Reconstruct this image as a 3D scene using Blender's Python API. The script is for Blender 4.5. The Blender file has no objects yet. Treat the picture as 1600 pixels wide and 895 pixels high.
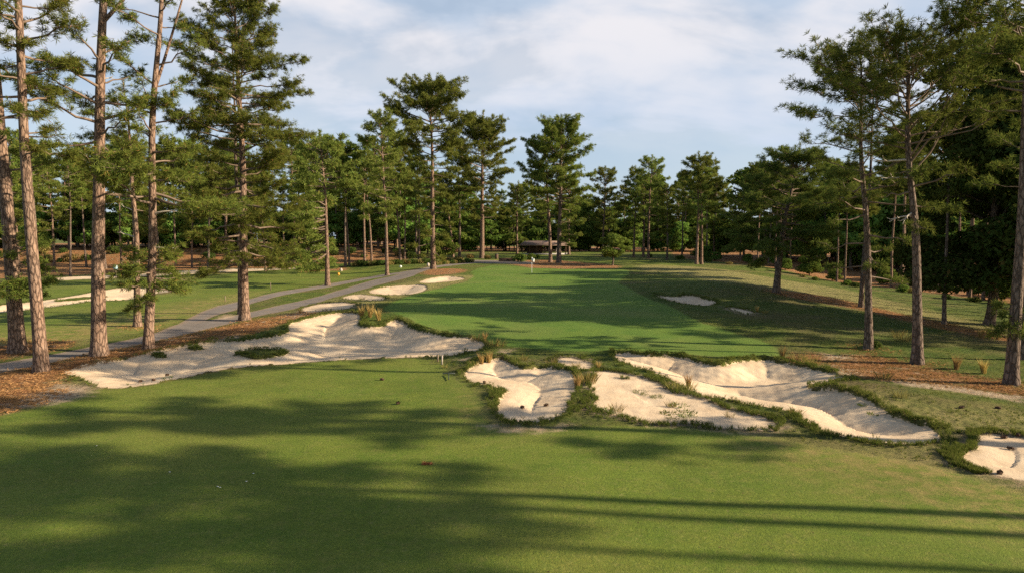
import bpy, math, random
import numpy as np
from mathutils import Vector
R = math.radians
C = bpy.context.scene.collection
scene = bpy.context.scene

# ------------------------------------------------------------------ camera
F = 1066.7
CX, CY = 800.0, 447.5
CAMZ = 6.0
PITCH = math.atan(77.0 / F)
cam_d = bpy.data.cameras.new('camera'); cam = bpy.data.objects.new('camera', cam_d); C.objects.link(cam)
cam.location = (0, 0, CAMZ); cam.rotation_euler = (R(90) - PITCH, 0, 0)
cam_d.sensor_width = 36; cam_d.lens = 24.0; cam_d.clip_end = 4000; cam_d.clip_start = .1
scene.camera = cam

# ------------------------------------------------------------------ terrain
def S(a, b, x):
    t = np.clip((x - a) / (b - a), 0, 1); return t * t * (3 - 2 * t)
def lerp(a, b, t): return a + (b - a) * t
def gauss(x, y, cx, cy, rx, ry): return np.exp(-((x - cx) / rx) ** 2 - ((y - cy) / ry) ** 2)
_rs = np.random.RandomState(5)
def wavenoise(x, y, scale, seed, n=7):
    rs = np.random.RandomState(seed); out = 0 * x
    for i in range(n):
        a = rs.rand() * 6.283; k = 6.283 / scale * (0.6 + 1.3 * rs.rand()); p = rs.rand() * 6.283
        out = out + np.sin((x * math.cos(a) + y * math.sin(a)) * k + p)
    return out / n
def H0(x, y):
    x = np.asarray(x, float); y = np.asarray(y, float)
    xr = np.interp(y, [0, 30, 45, 60, 100, 130, 170], [10, 11, 14, 20, 27, 50, 140])
    xl = np.interp(y, [0, 40, 60, 90, 115, 135, 160], [-12, -12, -11, -13, -18, -50, -160])
    front = 0.80 * S(29.5, 45, y)
    mid = 0.4 * S(60, 115, y)
    back = 0.75 * S(115, 185, y)
    wl = 0.30 + 0.70 * S(xl - 9, xl + 3, x)
    wr = 1 - 0.95 * S(xr, xr + 22, x)
    z = (front + mid) * wl * wr + back * (1 - .6 * S(50, 90, np.abs(x)))
    z = z + 1.05 * gauss(x, y, 18.5, 63, 7.5, 10)            # shoulder to the right of the green
    z = z + 0.42 * gauss(x, y, 13.8, 24.5, 3.2, 3.4)         # bank behind the right bunker
    z = z + 0.25 * gauss(x, y, 3.0, 28.5, 4.5, 1.6)
    z = z + 0.25 * gauss(x, y, -6.5, 44, 4.0, 4.0)
    z = z + 2.3 * S(138, 158, y) * (1 - S(-34, -14, x))      # straw bank at the far left
    z = z - 0.9 * S(26, 60, x) * (1 - S(90, 150, y))
    z = z + 0.10 * wavenoise(x, y, 30, 11) * S(8, 40, y) + 0.05 * wavenoise(x, y, 11, 12)
    z = z + 0.0 * x
    return z
def ray(u, v):
    d = np.array([(u - CX) / F, 1.0, -(v - CY) / F])
    c, s = math.cos(PITCH), math.sin(PITCH)
    return np.array([d[0], c * d[1] + s * d[2], -s * d[1] + c * d[2]])
def ground_at(u, v, hf=None):
    hf = hf or H0
    d = ray(u, v); t = np.linspace(5, 420, 8000)
    px, py, pz = d[0] * t, d[1] * t, CAMZ + d[2] * t
    below = pz < hf(px, py)
    i = int(np.argmax(below)) if below.any() else len(t) - 1
    return px[i], py[i]
def wpoly(pts):
    out = []
    for p in pts:
        if p[0] == 'w': out.append((p[1], p[2]))
        else: out.append(ground_at(*p))
    return np.array(out)
def smooth_poly(P, n=2):
    for _ in range(n):
        Q = np.roll(P, -1, 0)
        P = np.stack([P * .75 + Q * .25, P * .25 + Q * .75], 1).reshape(-1, 2)
    return P
BIG = 6.0
def sdf(P, x, y, normals=False):
    sd = np.full(x.shape, BIG); nyv = np.zeros(x.shape)
    m = (x > P[:, 0].min() - BIG) & (x < P[:, 0].max() + BIG) & (y > P[:, 1].min() - BIG) & (y < P[:, 1].max() + BIG)
    if not m.any(): return (sd, nyv) if normals else sd
    X, Y = x[m], y[m]; best = np.full(X.shape, 1e9); by = np.zeros(X.shape); inside = np.zeros(X.shape, bool)
    n = len(P)
    for i in range(n):
        ax, ay = P[i]; bx, by_ = P[(i + 1) % n]
        ex, ey = bx - ax, by_ - ay; L2 = ex * ex + ey * ey + 1e-12
        t = np.clip(((X - ax) * ex + (Y - ay) * ey) / L2, 0, 1)
        dx, dy = X - ax - t * ex, Y - ay - t * ey; d2 = dx * dx + dy * dy
        b = d2 < best; best = np.where(b, d2, best); by = np.where(b, -dy, by)
        if ay != by_:
            c = ((ay > Y) != (by_ > Y)) & (X < ex * (Y - ay) / ey + ax); inside ^= c
    d = np.sqrt(best); nn = by / np.maximum(d, 1e-6)
    sd[m] = np.clip(np.where(inside, -d, d), -BIG, BIG); nyv[m] = nn     # ny: +1 when the nearest edge lies farther away
    return (sd, nyv) if normals else sd

BUNK = [  # name, label, depth, outline, islands
 ('sand_bunker', 'widest pale sand bunker sweeping from the left pines to the front of the raised green', .42,
  [(94,585),(107,579),(126,572),(160,566),(194,564),(207,556),(231,552),(259,547),(290,540),(322,537),(370,534),(399,531),(425,527),(448,522),(453,513),(450,507),(466,503),(506,492),(555,488),(566,497),(557,508),(569,513),(597,513),(608,505),(621,499),(645,516),(684,525),(729,528),(747,531),(758,542),(742,549),(702,556),(637,558),(571,560),(500,564),(440,569),(362,574),(309,585),(244,599),(196,606),(160,606),(148,600),(126,589)],
  [[(357,555),(385,548),(405,545),(447,547),(454,553),(430,559),(402,563),(385,558)],
   [(233,556),(246,552),(264,558),(252,561)], [(288,544),(305,540),(322,545),(305,549)]]),
 ('sand_bunker', 'kidney shaped deep sand bunker at the middle of the fairway edge with a shaded right side', .34,
  [(724,586),(740,571),(765,563),(782,561),(795,568),(815,578),(845,575),(878,578),(900,588),(897,615),(884,640),(875,653),(828,661),(801,658),(780,648),(779,634),(784,621),(795,611),(784,606),(735,597)], []),
 ('sand_bunker', 'long white sand bunker winding along the right front of the green past a grass tongue', .44,
  [(958,553),(969,552),(999,556),(1037,558),(1060,558),(1087,566),(1127,575),(1143,567),(1175,566),(1195,561),(1215,567),(1262,576),(1303,584),(1325,592),(1296,595),(1259,605),(1269,611),(1310,611),(1340,620),(1377,635),(1384,648),(1424,662),(1458,669),(1472,684),(1455,692),(1397,694),(1347,688),(1296,676),(1262,661),(1242,646),(1212,636),(1161,630),(1111,621),(1087,615),(1060,600),(1037,589),(991,571),(963,562)], []),
 ('sand_waste', 'flat weedy sand patch with grass tufts between the two nearer bunkers', .06,
  [(936,579),(955,581),(982,585),(1004,593),(1035,601),(1046,612),(1065,617),(1092,623),(1120,632),(1150,644),(1195,653),(1212,662),(1205,675),(1161,670),(1110,666),(1060,660),(1010,659),(969,649),(938,643),(927,632),(938,621),(922,607),(930,596)],
  [[(963,590),(975,588),(988,592),(976,594)]]),
 ('sand_waste', 'small bare sand scrape just above the kidney shaped bunker', .04,
  [(867,563),(878,557),(908,560),(930,573),(916,578),(889,576)], []),
 ('sand_waste', 'bare pale sand corner at the right frame edge dotted with pine cones', .10,
  [(1499,712),(1532,703),(1520,690),(1539,679),(1573,682),(1640,690),(1680,760),(1600,752),(1549,741),(1515,730)], []),
 ('sand_waste', 'narrow sand scrape highest on the slope beside the fork of the path', .06,
  [(469,483),(499,475),(532,472),(562,476),(543,482),(505,486),(475,488)], []),
 ('sand_bunker', 'slim sand bunker beside the path, lowest of the three left of the green', .12,
  [(529,466),(554,460),(579,461),(606,466),(592,470),(554,468)], []),
 ('sand_bunker', 'sand bunker in the middle of the three left of the green', .30,
  [(573,456),(592,450),(625,447),(663,445),(669,452),(652,459),(614,461),(587,460)], []),
 ('sand_bunker', 'farthest small sand bunker left of the green, below the straw bed', .25,
  [(650,441),(683,433),(704,432),(729,435),(718,438),(669,443)], []),
 ('sand_bunker', 'small shaded sand bunker below the mound right of the green', .35,
  [(1020,461),(1037,463),(1059,466),(1066,462),(1086,463),(1102,469),(1122,471),(1109,478),(1075,475),(1048,470)], []),
 ('sand_waste', 'thin broken sand streak right of the small shaded bunker', .03,
  [(1133,479),(1156,483),(1182,489),(1165,491),(1150,486)], []),
 ('sand_bunker', 'long distant sand bunker across the left fairway', .30,
  [(-60,482),(0,478),(51,472),(94,466),(149,456),(188,450),(219,447),(270,446),(275,455),(242,459),(203,469),(156,469),(98,477),(39,485),(-60,492)],
  [[(75,472),(110,466),(150,463),(176,463),(150,467),(110,471)]]),
 ('sand_waste', 'thin sand strip at the foot of the orange straw bank', .03,
  [(66,437),(100,433),(150,431),(230,427),(330,421),(470,416),(470,420),(330,426),(230,432),(150,435),(70,440)], []),
]
BUNKW = [(n, l, dp, smooth_poly(wpoly(o)), [smooth_poly(wpoly(i)) for i in isl]) for n, l, dp, o, isl in BUNK]
EXTRA_SAND = [wpoly(p) for p in [
  [(760,665),(790,667),(850,669),(883,665),(850,673),(790,673)], [(766,557),(790,546),(800,546),(780,558)], [(720,561),(750,557),(752,562),(725,565)],
  [(60,615),(90,600),(150,604),(130,618),(95,628),(40,636),(0,644),(-30,648),(-30,640),(20,630)],
  [(345,495),(356,490),(362,494),(350,498)], [(1295,572),(1330,578),(1350,588),(1320,588)], [(1380,592),(1450,597),(1540,610),(1600,620),(1600,628),(1500,612),(1420,603)],
  [(445,492),(470,487),(478,493),(455,498)], [(330,532),(365,523),(385,526),(345,536)], [(1290,552),(1330,556),(1325,562),(1290,560)]]]
def edge_noise(x, y): return .10 * wavenoise(x, y, 1.6, 31, 6) + .07 * wavenoise(x, y, .7, 32, 6)
def bunker_eval(x, y):
    """returns height change, signed distance to sand, id of the bunker"""
    global LAST_BACK, LAST_WASTE; LAST_WASTE = np.full(x.shape, BIG); LAST_BACK = np.zeros(x.shape)
    dz = np.zeros(x.shape); sds = np.full(x.shape, BIG); bid = np.full(x.shape, -1)
    en = edge_noise(x, y)
    for k, (n, l, dp, P, isl) in enumerate(BUNKW):
        sd, ny = sdf(P, x, y, True)
        if not (sd < BIG).any(): continue
        sd = sd + (en * min(1, dp * 3 + .3) if n == 'sand_bunker' else en * 1.6 + .10 * wavenoise(x, y, 2.6, 35))
        back = S(-.5, .7, ny * np.sign(-sd))             # 1 on the far rim
        for I in isl:
            si = sdf(I, x, y) + en * .6; 
            b = -si > sd; sd = np.where(b, -si, sd); back = np.where(b, .55, back)
        r = lerp(3.2, 1.7, back)
        dd = dp * S(0, 1, np.clip(-sd / r, 0, 1))
        lip = .16 * min(1, dp * 3) * np.exp(-(np.maximum(sd, 0) / .8) ** 2) * back * S(-.05, .12, sd)
        dz = dz - dd + lip * (1 + .6 * wavenoise(x, y, 1.1, 77))
        b = sd < sds; LAST_BACK = np.where(b, back, LAST_BACK); sds = np.where(b, sd, sds); bid = np.where(b & (sd < 0), k, bid)
        if n == 'sand_waste': LAST_WASTE = np.minimum(LAST_WASTE, sd - .28)
    return dz, sds, bid
def Hfull(x, y):
    x = np.atleast_1d(np.asarray(x, float)); y = np.atleast_1d(np.asarray(y, float))
    return H0(x, y) + bunker_eval(x, y)[0]
def gz(x, y): return float(Hfull(x, y)[0])

FAIR = [[(-80,670),(0,650),(60,637),(120,620),(150,607),(196,607),(244,600),(309,586),(362,575),(440,570),(500,565),(571,561),(637,559),(680,563),(700,580),(740,612),(762,640),(758,660),(790,674),(880,674),(940,664),(1010,667),(1110,672),(1200,682),(1290,700),(1400,716),(1500,738),(1640,785),('w',16,3),('w',26,-18),('w',-26,-18),('w',-24,10)],
 [(-100,492),(40,487),(98,479),(156,471),(203,471),(245,461),(275,457),(290,442),(330,430),(480,425),(560,420),(660,417),(640,421),(575,430),(480,447),(422,455),(372,469),(328,478),(281,502),(235,518),(145,528),(0,538),(-100,550)],
 [(70,442),(230,436),(290,438),(272,445),(188,448),(149,454),(94,464),(51,470),(-80,478),(-80,447)],
 [(680,406),(760,399),(900,401),(1000,405),(1080,416),(1000,416),(880,406),(800,407)]]
GREEN = [[(592,483),(640,503),(700,521),(760,536),(830,545),(1000,551),(1100,556),(1212,560),(1228,556),(1205,537),(1142,519),(1086,501),(1052,479),(1010,466),(985,452),(962,440),(988,426),(970,419),(850,421),(775,414),(735,422),(742,436),(690,450),(620,468)]]
PATH = [[(-60,577),(0,566),(74,554),(145,540),(235,523),(274,506),(300,502),(330,499),(360,493),(420,480),(480,467),(532,452),(587,436),(625,428),(669,417),(710,410),(737,406),(778,407),(835,409),(835,413),(778,412),(737,411),(685,417),(658,425),(642,433),(600,442),(532,461),(480,478),(391,495),(371,502),(313,516),(250,531),(145,551),(55,571),(0,581),(-60,592)],
 [(270,510),(281,504),(328,480),(372,471),(422,457),(480,449),(532,440),(575,432),(640,423),(668,418),(655,426),(625,427),(575,436),(532,445),(480,454),(438,461),(391,474),(372,483),(350,488),(325,497),(310,506)]]
STRAW = [[(-80,575),(0,582),(55,572),(145,552),(250,532),(313,517),(371,505),(440,492),(480,485),(500,490),(455,503),(400,520),(330,532),(259,545),(207,556),(180,565),(110,580),(92,600),(105,612),(60,632),(0,648),(-80,660)],
 [(-80,530),(60,530),(130,533),(74,550),(0,562),(-80,572)], [(180,512),(215,506),(250,511),(235,519)],
 [(1290,566),(1340,550),(1400,562),(1500,585),(1600,600),(1680,640),(1600,618),(1500,606),(1400,596),(1340,590)],
 [(1195,453),(1240,455),(1300,464),(1400,488),(1500,510),(1600,532),(1600,538),(1480,516),(1400,497),(1330,480),(1230,464)],
 [(652,429),(665,421),(700,419),(728,421),(729,425),(690,431)],
 [(735,404),(800,400),(830,399),(860,403),(900,410),(960,413),(975,419),(920,421),(850,419),(820,418),(790,411),(740,407)],
 [(-160,395),(0,390),(200,380),(480,382),(640,392),(660,402),(560,412),(480,413),(330,420),(70,432),(-160,442)],
 [(430,432),(470,424),(530,417),(548,420),(520,428),(470,438)], [(1230,556),(1290,552),(1300,566),(1250,572)],
 [('w',52,45),('w',51,60),('w',50,75),('w',49,92),('w',46,110),('w',40,131),('w',34,153),('w',60,240),('w',220,240),('w',220,30)],
 [('w',-260,160),('w',-30,159),('w',-20,187),('w',62,190),('w',100,280),('w',-260,320)]]
DRY = [[(1000,412),(1150,424),(1300,448),(1500,496),(1600,520),(1680,540),(1600,530),(1500,512),(1330,474),(1213,453),(1080,432),(990,420)],
 [(560,478),(620,466),(690,450),(740,436),(760,430),(700,430),(640,440),(540,460),(440,487),(470,492)],
 [(-100,560),(0,520),(150,505),(300,470),(420,452),(372,469),(281,502),(145,534),(0,558)],
 [(1150,672),(1290,700),(1400,690),(1500,700),(1560,745),(1720,800),(1700,860),(1500,800),(1300,740)], [(60,600),(110,592),(140,603),(100,612)],
 [(740,640),(770,600),(790,612),(776,645),(800,664),(760,664)], [(1240,600),(1480,640),(1600,640),(1680,700),(1500,680),(1380,640)]]
def multi(polys, x, y):
    sd = np.full(x.shape, BIG)
    for P in polys: sd = np.minimum(sd, sdf(P, x, y))
    return sd
FAIRW, GREENW, PATHW, STRAWW, DRYW = [[smooth_poly(wpoly(p), 1) for p in G] for G in (FAIR, GREEN, PATH, STRAW, DRY)]

def new_mesh(name, V, Fc, mat, smooth=False, attrs=None, normals=None):
    me = bpy.data.meshes.new(name)
    V = np.asarray(V, np.float32); Fc = np.asarray(Fc, np.int32)
    n = Fc.shape[1]
    me.vertices.add(len(V)); me.vertices.foreach_set('co', V.ravel())
    me.loops.add(Fc.size); me.loops.foreach_set('vertex_index', Fc.ravel())
    me.polygons.add(len(Fc)); me.polygons.foreach_set('loop_start', np.arange(0, Fc.size, n, dtype=np.int32))
    me.polygons.foreach_set('loop_total', np.full(len(Fc), n, np.int32))
    if smooth: me.polygons.foreach_set('use_smooth', np.ones(len(Fc), bool))
    if mat: me.materials.append(mat)
    if attrs:
        for k, a in attrs.items():
            at = me.attributes.new(k, 'FLOAT', 'POINT'); at.data.foreach_set('value', np.asarray(a, np.float32))
    me.update(calc_edges=True); me.validate()
    if normals is not None: me.normals_split_custom_set_from_vertices(normals)
    return me
def link(name, me, parent=None):
    o = bpy.data.objects.new(name, me); C.objects.link(o)
    if parent: o.parent = parent
    return o
def tag(o, label=None, cat=None, group=None, kind=None):
    if label: o['label'] = label
    if cat: o['category'] = cat
    if group: o['group'] = group
    if kind: o['kind'] = kind
    return o

# ------------------------------------------------------------------ materials
class NT:
    def __init__(s, name):
        s.m = bpy.data.materials.new(name); s.m.use_nodes = True; s.t = s.m.node_tree; s.t.nodes.clear()
        s.out = s.n('ShaderNodeOutputMaterial')
    def n(s, ty, **kw):
        nd = s.t.nodes.new(ty)
        for k, v in kw.items(): setattr(nd, k, v)
        return nd
    def l(s, a, b): s.t.links.new(a, b)
    def setin(s, nd, k, v):
        if hasattr(v, 'is_output') or isinstance(v, bpy.types.NodeSocket): s.l(v, nd.inputs[k])
        else: nd.inputs[k].default_value = v
    def noise(s, vec, scale, detail=3, rough=.55, dist=0):
        nd = s.n('ShaderNodeTexNoise'); s.l(vec, nd.inputs['Vector'])
        nd.inputs['Scale'].default_value = scale; nd.inputs['Detail'].default_value = detail
        nd.inputs['Roughness'].default_value = rough; nd.inputs['Distortion'].default_value = dist
        return nd.outputs['Fac']
    def math(s, op, a, b=None, c=None, clamp=False):
        nd = s.n('ShaderNodeMath', operation=op); nd.use_clamp = clamp
        s.setin(nd, 0, a)
        if b is not None: s.setin(nd, 1, b)
        if c is not None: s.setin(nd, 2, c)
        return nd.outputs[0]
    def mix(s, fac, a, b, mode='MIX'):
        nd = s.n('ShaderNodeMix', data_type='RGBA', blend_type=mode)
        s.setin(nd, 0, fac); s.setin(nd, 6, a); s.setin(nd, 7, b); return nd.outputs[2]
    def rng(s, v, a, b, c=0., d=1., smooth=False):
        nd = s.n('ShaderNodeMapRange'); nd.interpolation_type = 'SMOOTHSTEP' if smooth else 'LINEAR'
        s.setin(nd, 0, v); nd.inputs[1].default_value = a; nd.inputs[2].default_value = b
        nd.inputs[3].default_value = c; nd.inputs[4].default_value = d; return nd.outputs[0]
    def attr(s, name):
        nd = s.n('ShaderNodeAttribute'); nd.attribute_name = name; return nd.outputs['Fac']
    def mapping(s, vec, scale):
        nd = s.n('ShaderNodeMapping'); s.l(vec, nd.inputs['Vector']); nd.inputs['Scale'].default_value = scale; return nd.outputs[0]
    def bump(s, h, strength, dist, normal=None):
        nd = s.n('ShaderNodeBump'); s.setin(nd, 'Height', h); s.setin(nd, 'Strength', strength); nd.inputs['Distance'].default_value = dist
        if normal is not None: s.l(normal, nd.inputs['Normal'])
        return nd.outputs[0]
    def principled(s, col, rough=.8, normal=None, spec=.2):
        nd = s.n('ShaderNodeBsdfPrincipled'); s.setin(nd, 'Base Color', col); s.setin(nd, 'Roughness', rough)
        nd.inputs['Specular IOR Level'].default_value = spec
        if normal is not None: s.l(normal, nd.inputs['Normal'])
        s.l(nd.outputs[0], s.out.inputs[0]); return nd
def c4(r, g, b): return (r, g, b, 1)

def mat_ground():
    t = NT('course_ground'); tc = t.n('ShaderNodeNewGeometry').outputs['Position']
    n_edge = t.noise(tc, 3.0, 5, .7); n_edge2 = t.noise(tc, 12, 3, .6)
    n_big = t.noise(tc, .12, 4, .6); n_mid = t.noise(tc, .7, 5, .65); n_sml = t.noise(tc, 6, 4, .7); n_fine = t.noise(tc, 38, 3, .8)
    n_hi = t.noise(tc, 14, 3, .75)
    def mask(name, w, amp, amp2=0.0):
        v = t.attr(name)
        v = t.math('ADD', v, t.math('MULTIPLY', t.math('SUBTRACT', n_edge, .5), amp))
        if amp2: v = t.math('ADD', v, t.math('MULTIPLY', t.math('SUBTRACT', n_edge2, .5), amp2))
        return t.rng(v, w, -w, 0, 1, True)
    def ramp(f, lo, hi): return t.rng(f, lo, hi)
    # rough
    rough = t.mix(ramp(n_mid, .40, .62), c4(.066, .108, .016), c4(.130, .150, .030))
    rough = t.mix(ramp(n_big, .50, .66), rough, c4(.150, .125, .050))
    rough = t.mix(ramp(n_sml, .56, .74), rough, c4(.19, .155, .075))
    dry = t.mix(ramp(n_mid, .35, .65), c4(.24, .225, .072), c4(.34, .275, .12))
    dry = t.mix(ramp(n_sml, .45, .7), dry, c4(.13, .145, .045))
    col = t.mix(t.math('MULTIPLY', mask('sd_dry', 1.6, 3.5), .85), rough, dry)
    # pine straw
    straw = t.mix(ramp(n_sml, .35, .65), c4(.21, .083, .028), c4(.35, .165, .068))
    straw = t.mix(ramp(n_fine, .5, .8), straw, c4(.45, .27, .13))
    straw = t.mix(ramp(n_mid, .52, .66), straw, c4(.15, .13, .05))
    straw = t.mix(ramp(t.noise(tc, 1.7, 5, .7), .56, .66), straw, c4(.44, .34, .22))
    straw = t.mix(ramp(t.noise(tc, 3.1, 4, .7), .55, .70), straw, c4(.12, .06, .03))
    col = t.mix(mask('sd_straw', .6, 4.5, 1.2), col, straw)
    # fairway turf
    fair = t.mix(ramp(n_mid, .34, .66), c4(.108, .158, .018), c4(.184, .214, .030))
    fair = t.mix(t.math('MULTIPLY', ramp(n_big, .45, .62), .65), fair, c4(.215, .208, .042))
    fair = t.mix(t.math('MULTIPLY', ramp(t.noise(tc, 2.2, 4, .7), .50, .70), .5), fair, c4(.25, .215, .062))
    fair = t.mix(t.math('MULTIPLY', ramp(n_sml, .52, .75), .45), fair, c4(.21, .205, .07))
    fair = t.mix(t.math('MULTIPLY', ramp(t.noise(tc, 22, 2, .6), .40, .66), .55), fair, c4(.075, .12, .02))
    fair = t.mix(t.math('MULTIPLY', ramp(n_fine, .42, .72), .6), fair, c4(.060, .105, .018))
    fair = t.mix(t.math('MULTIPLY', ramp(n_hi, .5, .72), .4), fair, c4(.075, .125, .022))
    fair = t.mix(t.math('MULTIPLY', mask('sd_dry', 2.5, 6.0, 1.0), ramp(t.noise(tc, 1.6, 5, .7), .40, .62)), fair, c4(.27, .205, .075))
    gv = t.math('MULTIPLY_ADD', t.rng(t.noise(tc, 9, 4, .7), .3, .7), .34, .80); gv = t.math('MULTIPLY', gv, t.math('MULTIPLY_ADD', t.rng(t.noise(tc, .33, 3, .6), .3, .7), .24, .90))
    fair = t.mix(1.0, fair, gv, 'MULTIPLY')
    fair = t.mix(t.math('MULTIPLY', ramp(t.noise(tc, 4.5, 5, .75), .60, .74), .5), fair, c4(.27, .21, .10))
    col = t.mix(mask('sd_fair', .35, 2.2, .5), col, fair)
    grn = t.mix(ramp(n_mid, .3, .7), c4(.082, .158, .024), c4(.130, .195, .030))
    grn = t.mix(t.math('MULTIPLY', ramp(n_big, .48, .66), .5), grn, c4(.20, .21, .06))
    grn = t.mix(t.math('MULTIPLY', ramp(n_sml, .5, .75), .3), grn, c4(.15, .19, .05))
    grn = t.mix(t.math('MULTIPLY', ramp(n_fine, .45, .75), .4), grn, c4(.070, .125, .026))
    col = t.mix(mask('sd_green', .30, .9, .2), col, grn)
    vo = t.n('ShaderNodeTexVoronoi'); vo.inputs['Scale'].default_value = 1.3; t.l(tc, vo.inputs['Vector'])
    vo2 = t.n('ShaderNodeTexVoronoi'); vo2.inputs['Scale'].default_value = 4.3; t.l(tc, vo2.inputs['Vector'])
    col = t.mix(t.math('MULTIPLY', t.math('LESS_THAN', vo.outputs['Distance'], .035), .8), col, c4(.07, .045, .02))
    col = t.mix(t.math('MULTIPLY', t.math('LESS_THAN', vo2.outputs['Distance'], .055), .55), col, c4(.25, .20, .09))
    # cart path
    asph = t.mix(ramp(n_mid, .35, .65), c4(.19, .165, .145), c4(.26, .225, .20))
    asph = t.mix(ramp(n_fine, .4, .8), asph, c4(.12, .11, .10))
    asph = t.mix(t.math('MULTIPLY', ramp(t.noise(tc, 1.1, 5, .75), .52, .70), .6), asph, c4(.27, .19, .12))
    asph = t.mix(t.rng(t.math('ABSOLUTE', t.math('SUBTRACT', t.noise(tc, .9, 4, .6), .5)), .0, .012, .55, 0.), asph, c4(.07, .06, .055))
    mp = mask('sd_path', .05, .25, .12)
    asph = t.mix(t.math('MULTIPLY', t.rng(t.attr('sd_path'), -.5, 0), ramp(n_sml, .35, .65)), asph, c4(.30, .20, .12))
    col = t.mix(mp, col, asph)
    # sand
    sand = t.mix(ramp(n_mid, .35, .65), c4(.58, .435, .285), c4(.68, .54, .375))
    sand = t.mix(t.math('MULTIPLY', ramp(n_sml, .5, .72), .35), sand, c4(.47, .35, .24))
    sand = t.mix(t.math('MULTIPLY', ramp(n_fine, .62, .78), .35), sand, c4(.33, .23, .15))
    col = t.mix(t.math('MULTIPLY', mask('sd_bare', .5, 2.2, .5), .9), col, t.mix(ramp(n_sml, .4, .6), c4(.36, .25, .16), c4(.58, .46, .34)))
    ms = mask('sd_sand', .03, .34, .16)
    rim = t.math('MULTIPLY', t.rng(t.math('ABSOLUTE', t.attr('sd_sand')), .28, .0, 0, 1, True), ramp(n_hi, .40, .6))
    col = t.mix(ms, col, sand)
    col = t.mix(t.math('MULTIPLY', rim, .45), col, c4(.14, .085, .035))
    # bumps
    ngr = t.math('MULTIPLY_ADD', n_fine, .55, t.math('MULTIPLY', n_hi, .6))
    smooth_turf = t.math('MAXIMUM', mask('sd_fair', .2, 1), mask('sd_green', .1, .2))
    flat = t.math('MAXIMUM', t.math('MULTIPLY', smooth_turf, .60), t.math('MULTIPLY', t.math('MAXIMUM', ms, mp), .80))
    st = t.math('SUBTRACT', 1.0, flat)
    b = t.bump(ngr, t.math('MULTIPLY', st, 1.0), .16)
    mps = t.mapping(tc, (1.0, .45, 1)); 
    ns = t.noise(mps, 1.3, 4, .6, .4)
    b2 = t.bump(ns, t.math('MULTIPLY', ms, .35), .10, b)
    t.principled(col, .92, b2, .12)
    return t.m
def mat_bark(name, a, b, dark, sc=1.0):
    t = NT(name); tc = t.n('ShaderNodeTexCoord').outputs['Object']
    v = t.mapping(tc, (14 * sc, 14 * sc, 4.2 * sc))
    nd = t.n('ShaderNodeTexVoronoi'); nd.feature = 'DISTANCE_TO_EDGE'; nd.inputs['Scale'].default_value = 1.0
    wob = t.n('ShaderNodeMix', data_type='VECTOR'); 
    nn = t.n('ShaderNodeTexNoise'); nn.inputs['Scale'].default_value = 1.5; t.l(v, nn.inputs['Vector'])
    t.setin(wob, 0, .5); t.l(v, wob.inputs[4]); t.l(nn.outputs['Color'], wob.inputs[5]); t.l(wob.outputs[1], nd.inputs['Vector'])
    crack = t.rng(nd.outputs['Distance'], .0, .16)
    n1 = t.noise(v, 1.2, 4, .7); n2 = t.noise(tc, .5, 3)
    col = t.mix(t.rng(n1, .35, .65), a, b)
    col = t.mix(t.math('MULTIPLY', t.rng(n2, .45, .65), .6), col, c4(.20, .15, .12))
    col = t.mix(t.math('MULTIPLY_ADD', crack, .85, .15), dark, col)
    t.principled(col, .95, t.bump(t.math('ADD', crack, t.math('MULTIPLY', n1, .5)), .8, .05), .1); return t.m
def mat_leaf(name, cols, trans=.3, hs=1.0):
    t = NT(name); g = t.n('ShaderNodeNewGeometry'); oi = t.n('ShaderNodeObjectInfo')
    rnd = g.outputs['Random Per Island']; pos = t.n('ShaderNodeTexCoord').outputs['Object']
    nz = t.noise(pos, .55 * hs, 2)
    col = t.mix(t.rng(nz, .35, .65), cols[0], cols[1])
    col = t.mix(t.math('MULTIPLY', rnd, .75), col, cols[2])
    col = t.mix(t.math('GREATER_THAN', rnd, .955), col, cols[3])
    hsv = t.n('ShaderNodeHueSaturation'); t.l(col, hsv.inputs['Color'])
    t.l(t.math('MULTIPLY_ADD', oi.outputs['Random'], .04, .48), hsv.inputs['Hue'])
    t.l(t.math('MULTIPLY_ADD', oi.outputs['Random'], .5, .75), hsv.inputs['Value'])
    d = t.n('ShaderNodeBsdfDiffuse'); tr = t.n('ShaderNodeBsdfTranslucent'); mx = t.n('ShaderNodeMixShader'); mx.inputs[0].default_value = trans
    t.l(hsv.outputs[0], d.inputs[0]); 
    tcol = t.mix(.5, hsv.outputs[0], c4(.16, .17, .03)); t.l(tcol, tr.inputs[0])
    t.l(d.outputs[0], mx.inputs[1]); t.l(tr.outputs[0], mx.inputs[2]); t.l(mx.outputs[0], t.out.inputs[0]); return t.m
def mat_plain(name, a, b, sc=4, rough=.8, bump=.3):
    t = NT(name); tc = t.n('ShaderNodeTexCoord').outputs['Object']
    n = t.noise(tc, sc, 4, .65); t.principled(t.mix(t.rng(n, .35, .65), a, b), rough, t.bump(n, bump, .03)); return t.m

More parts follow.
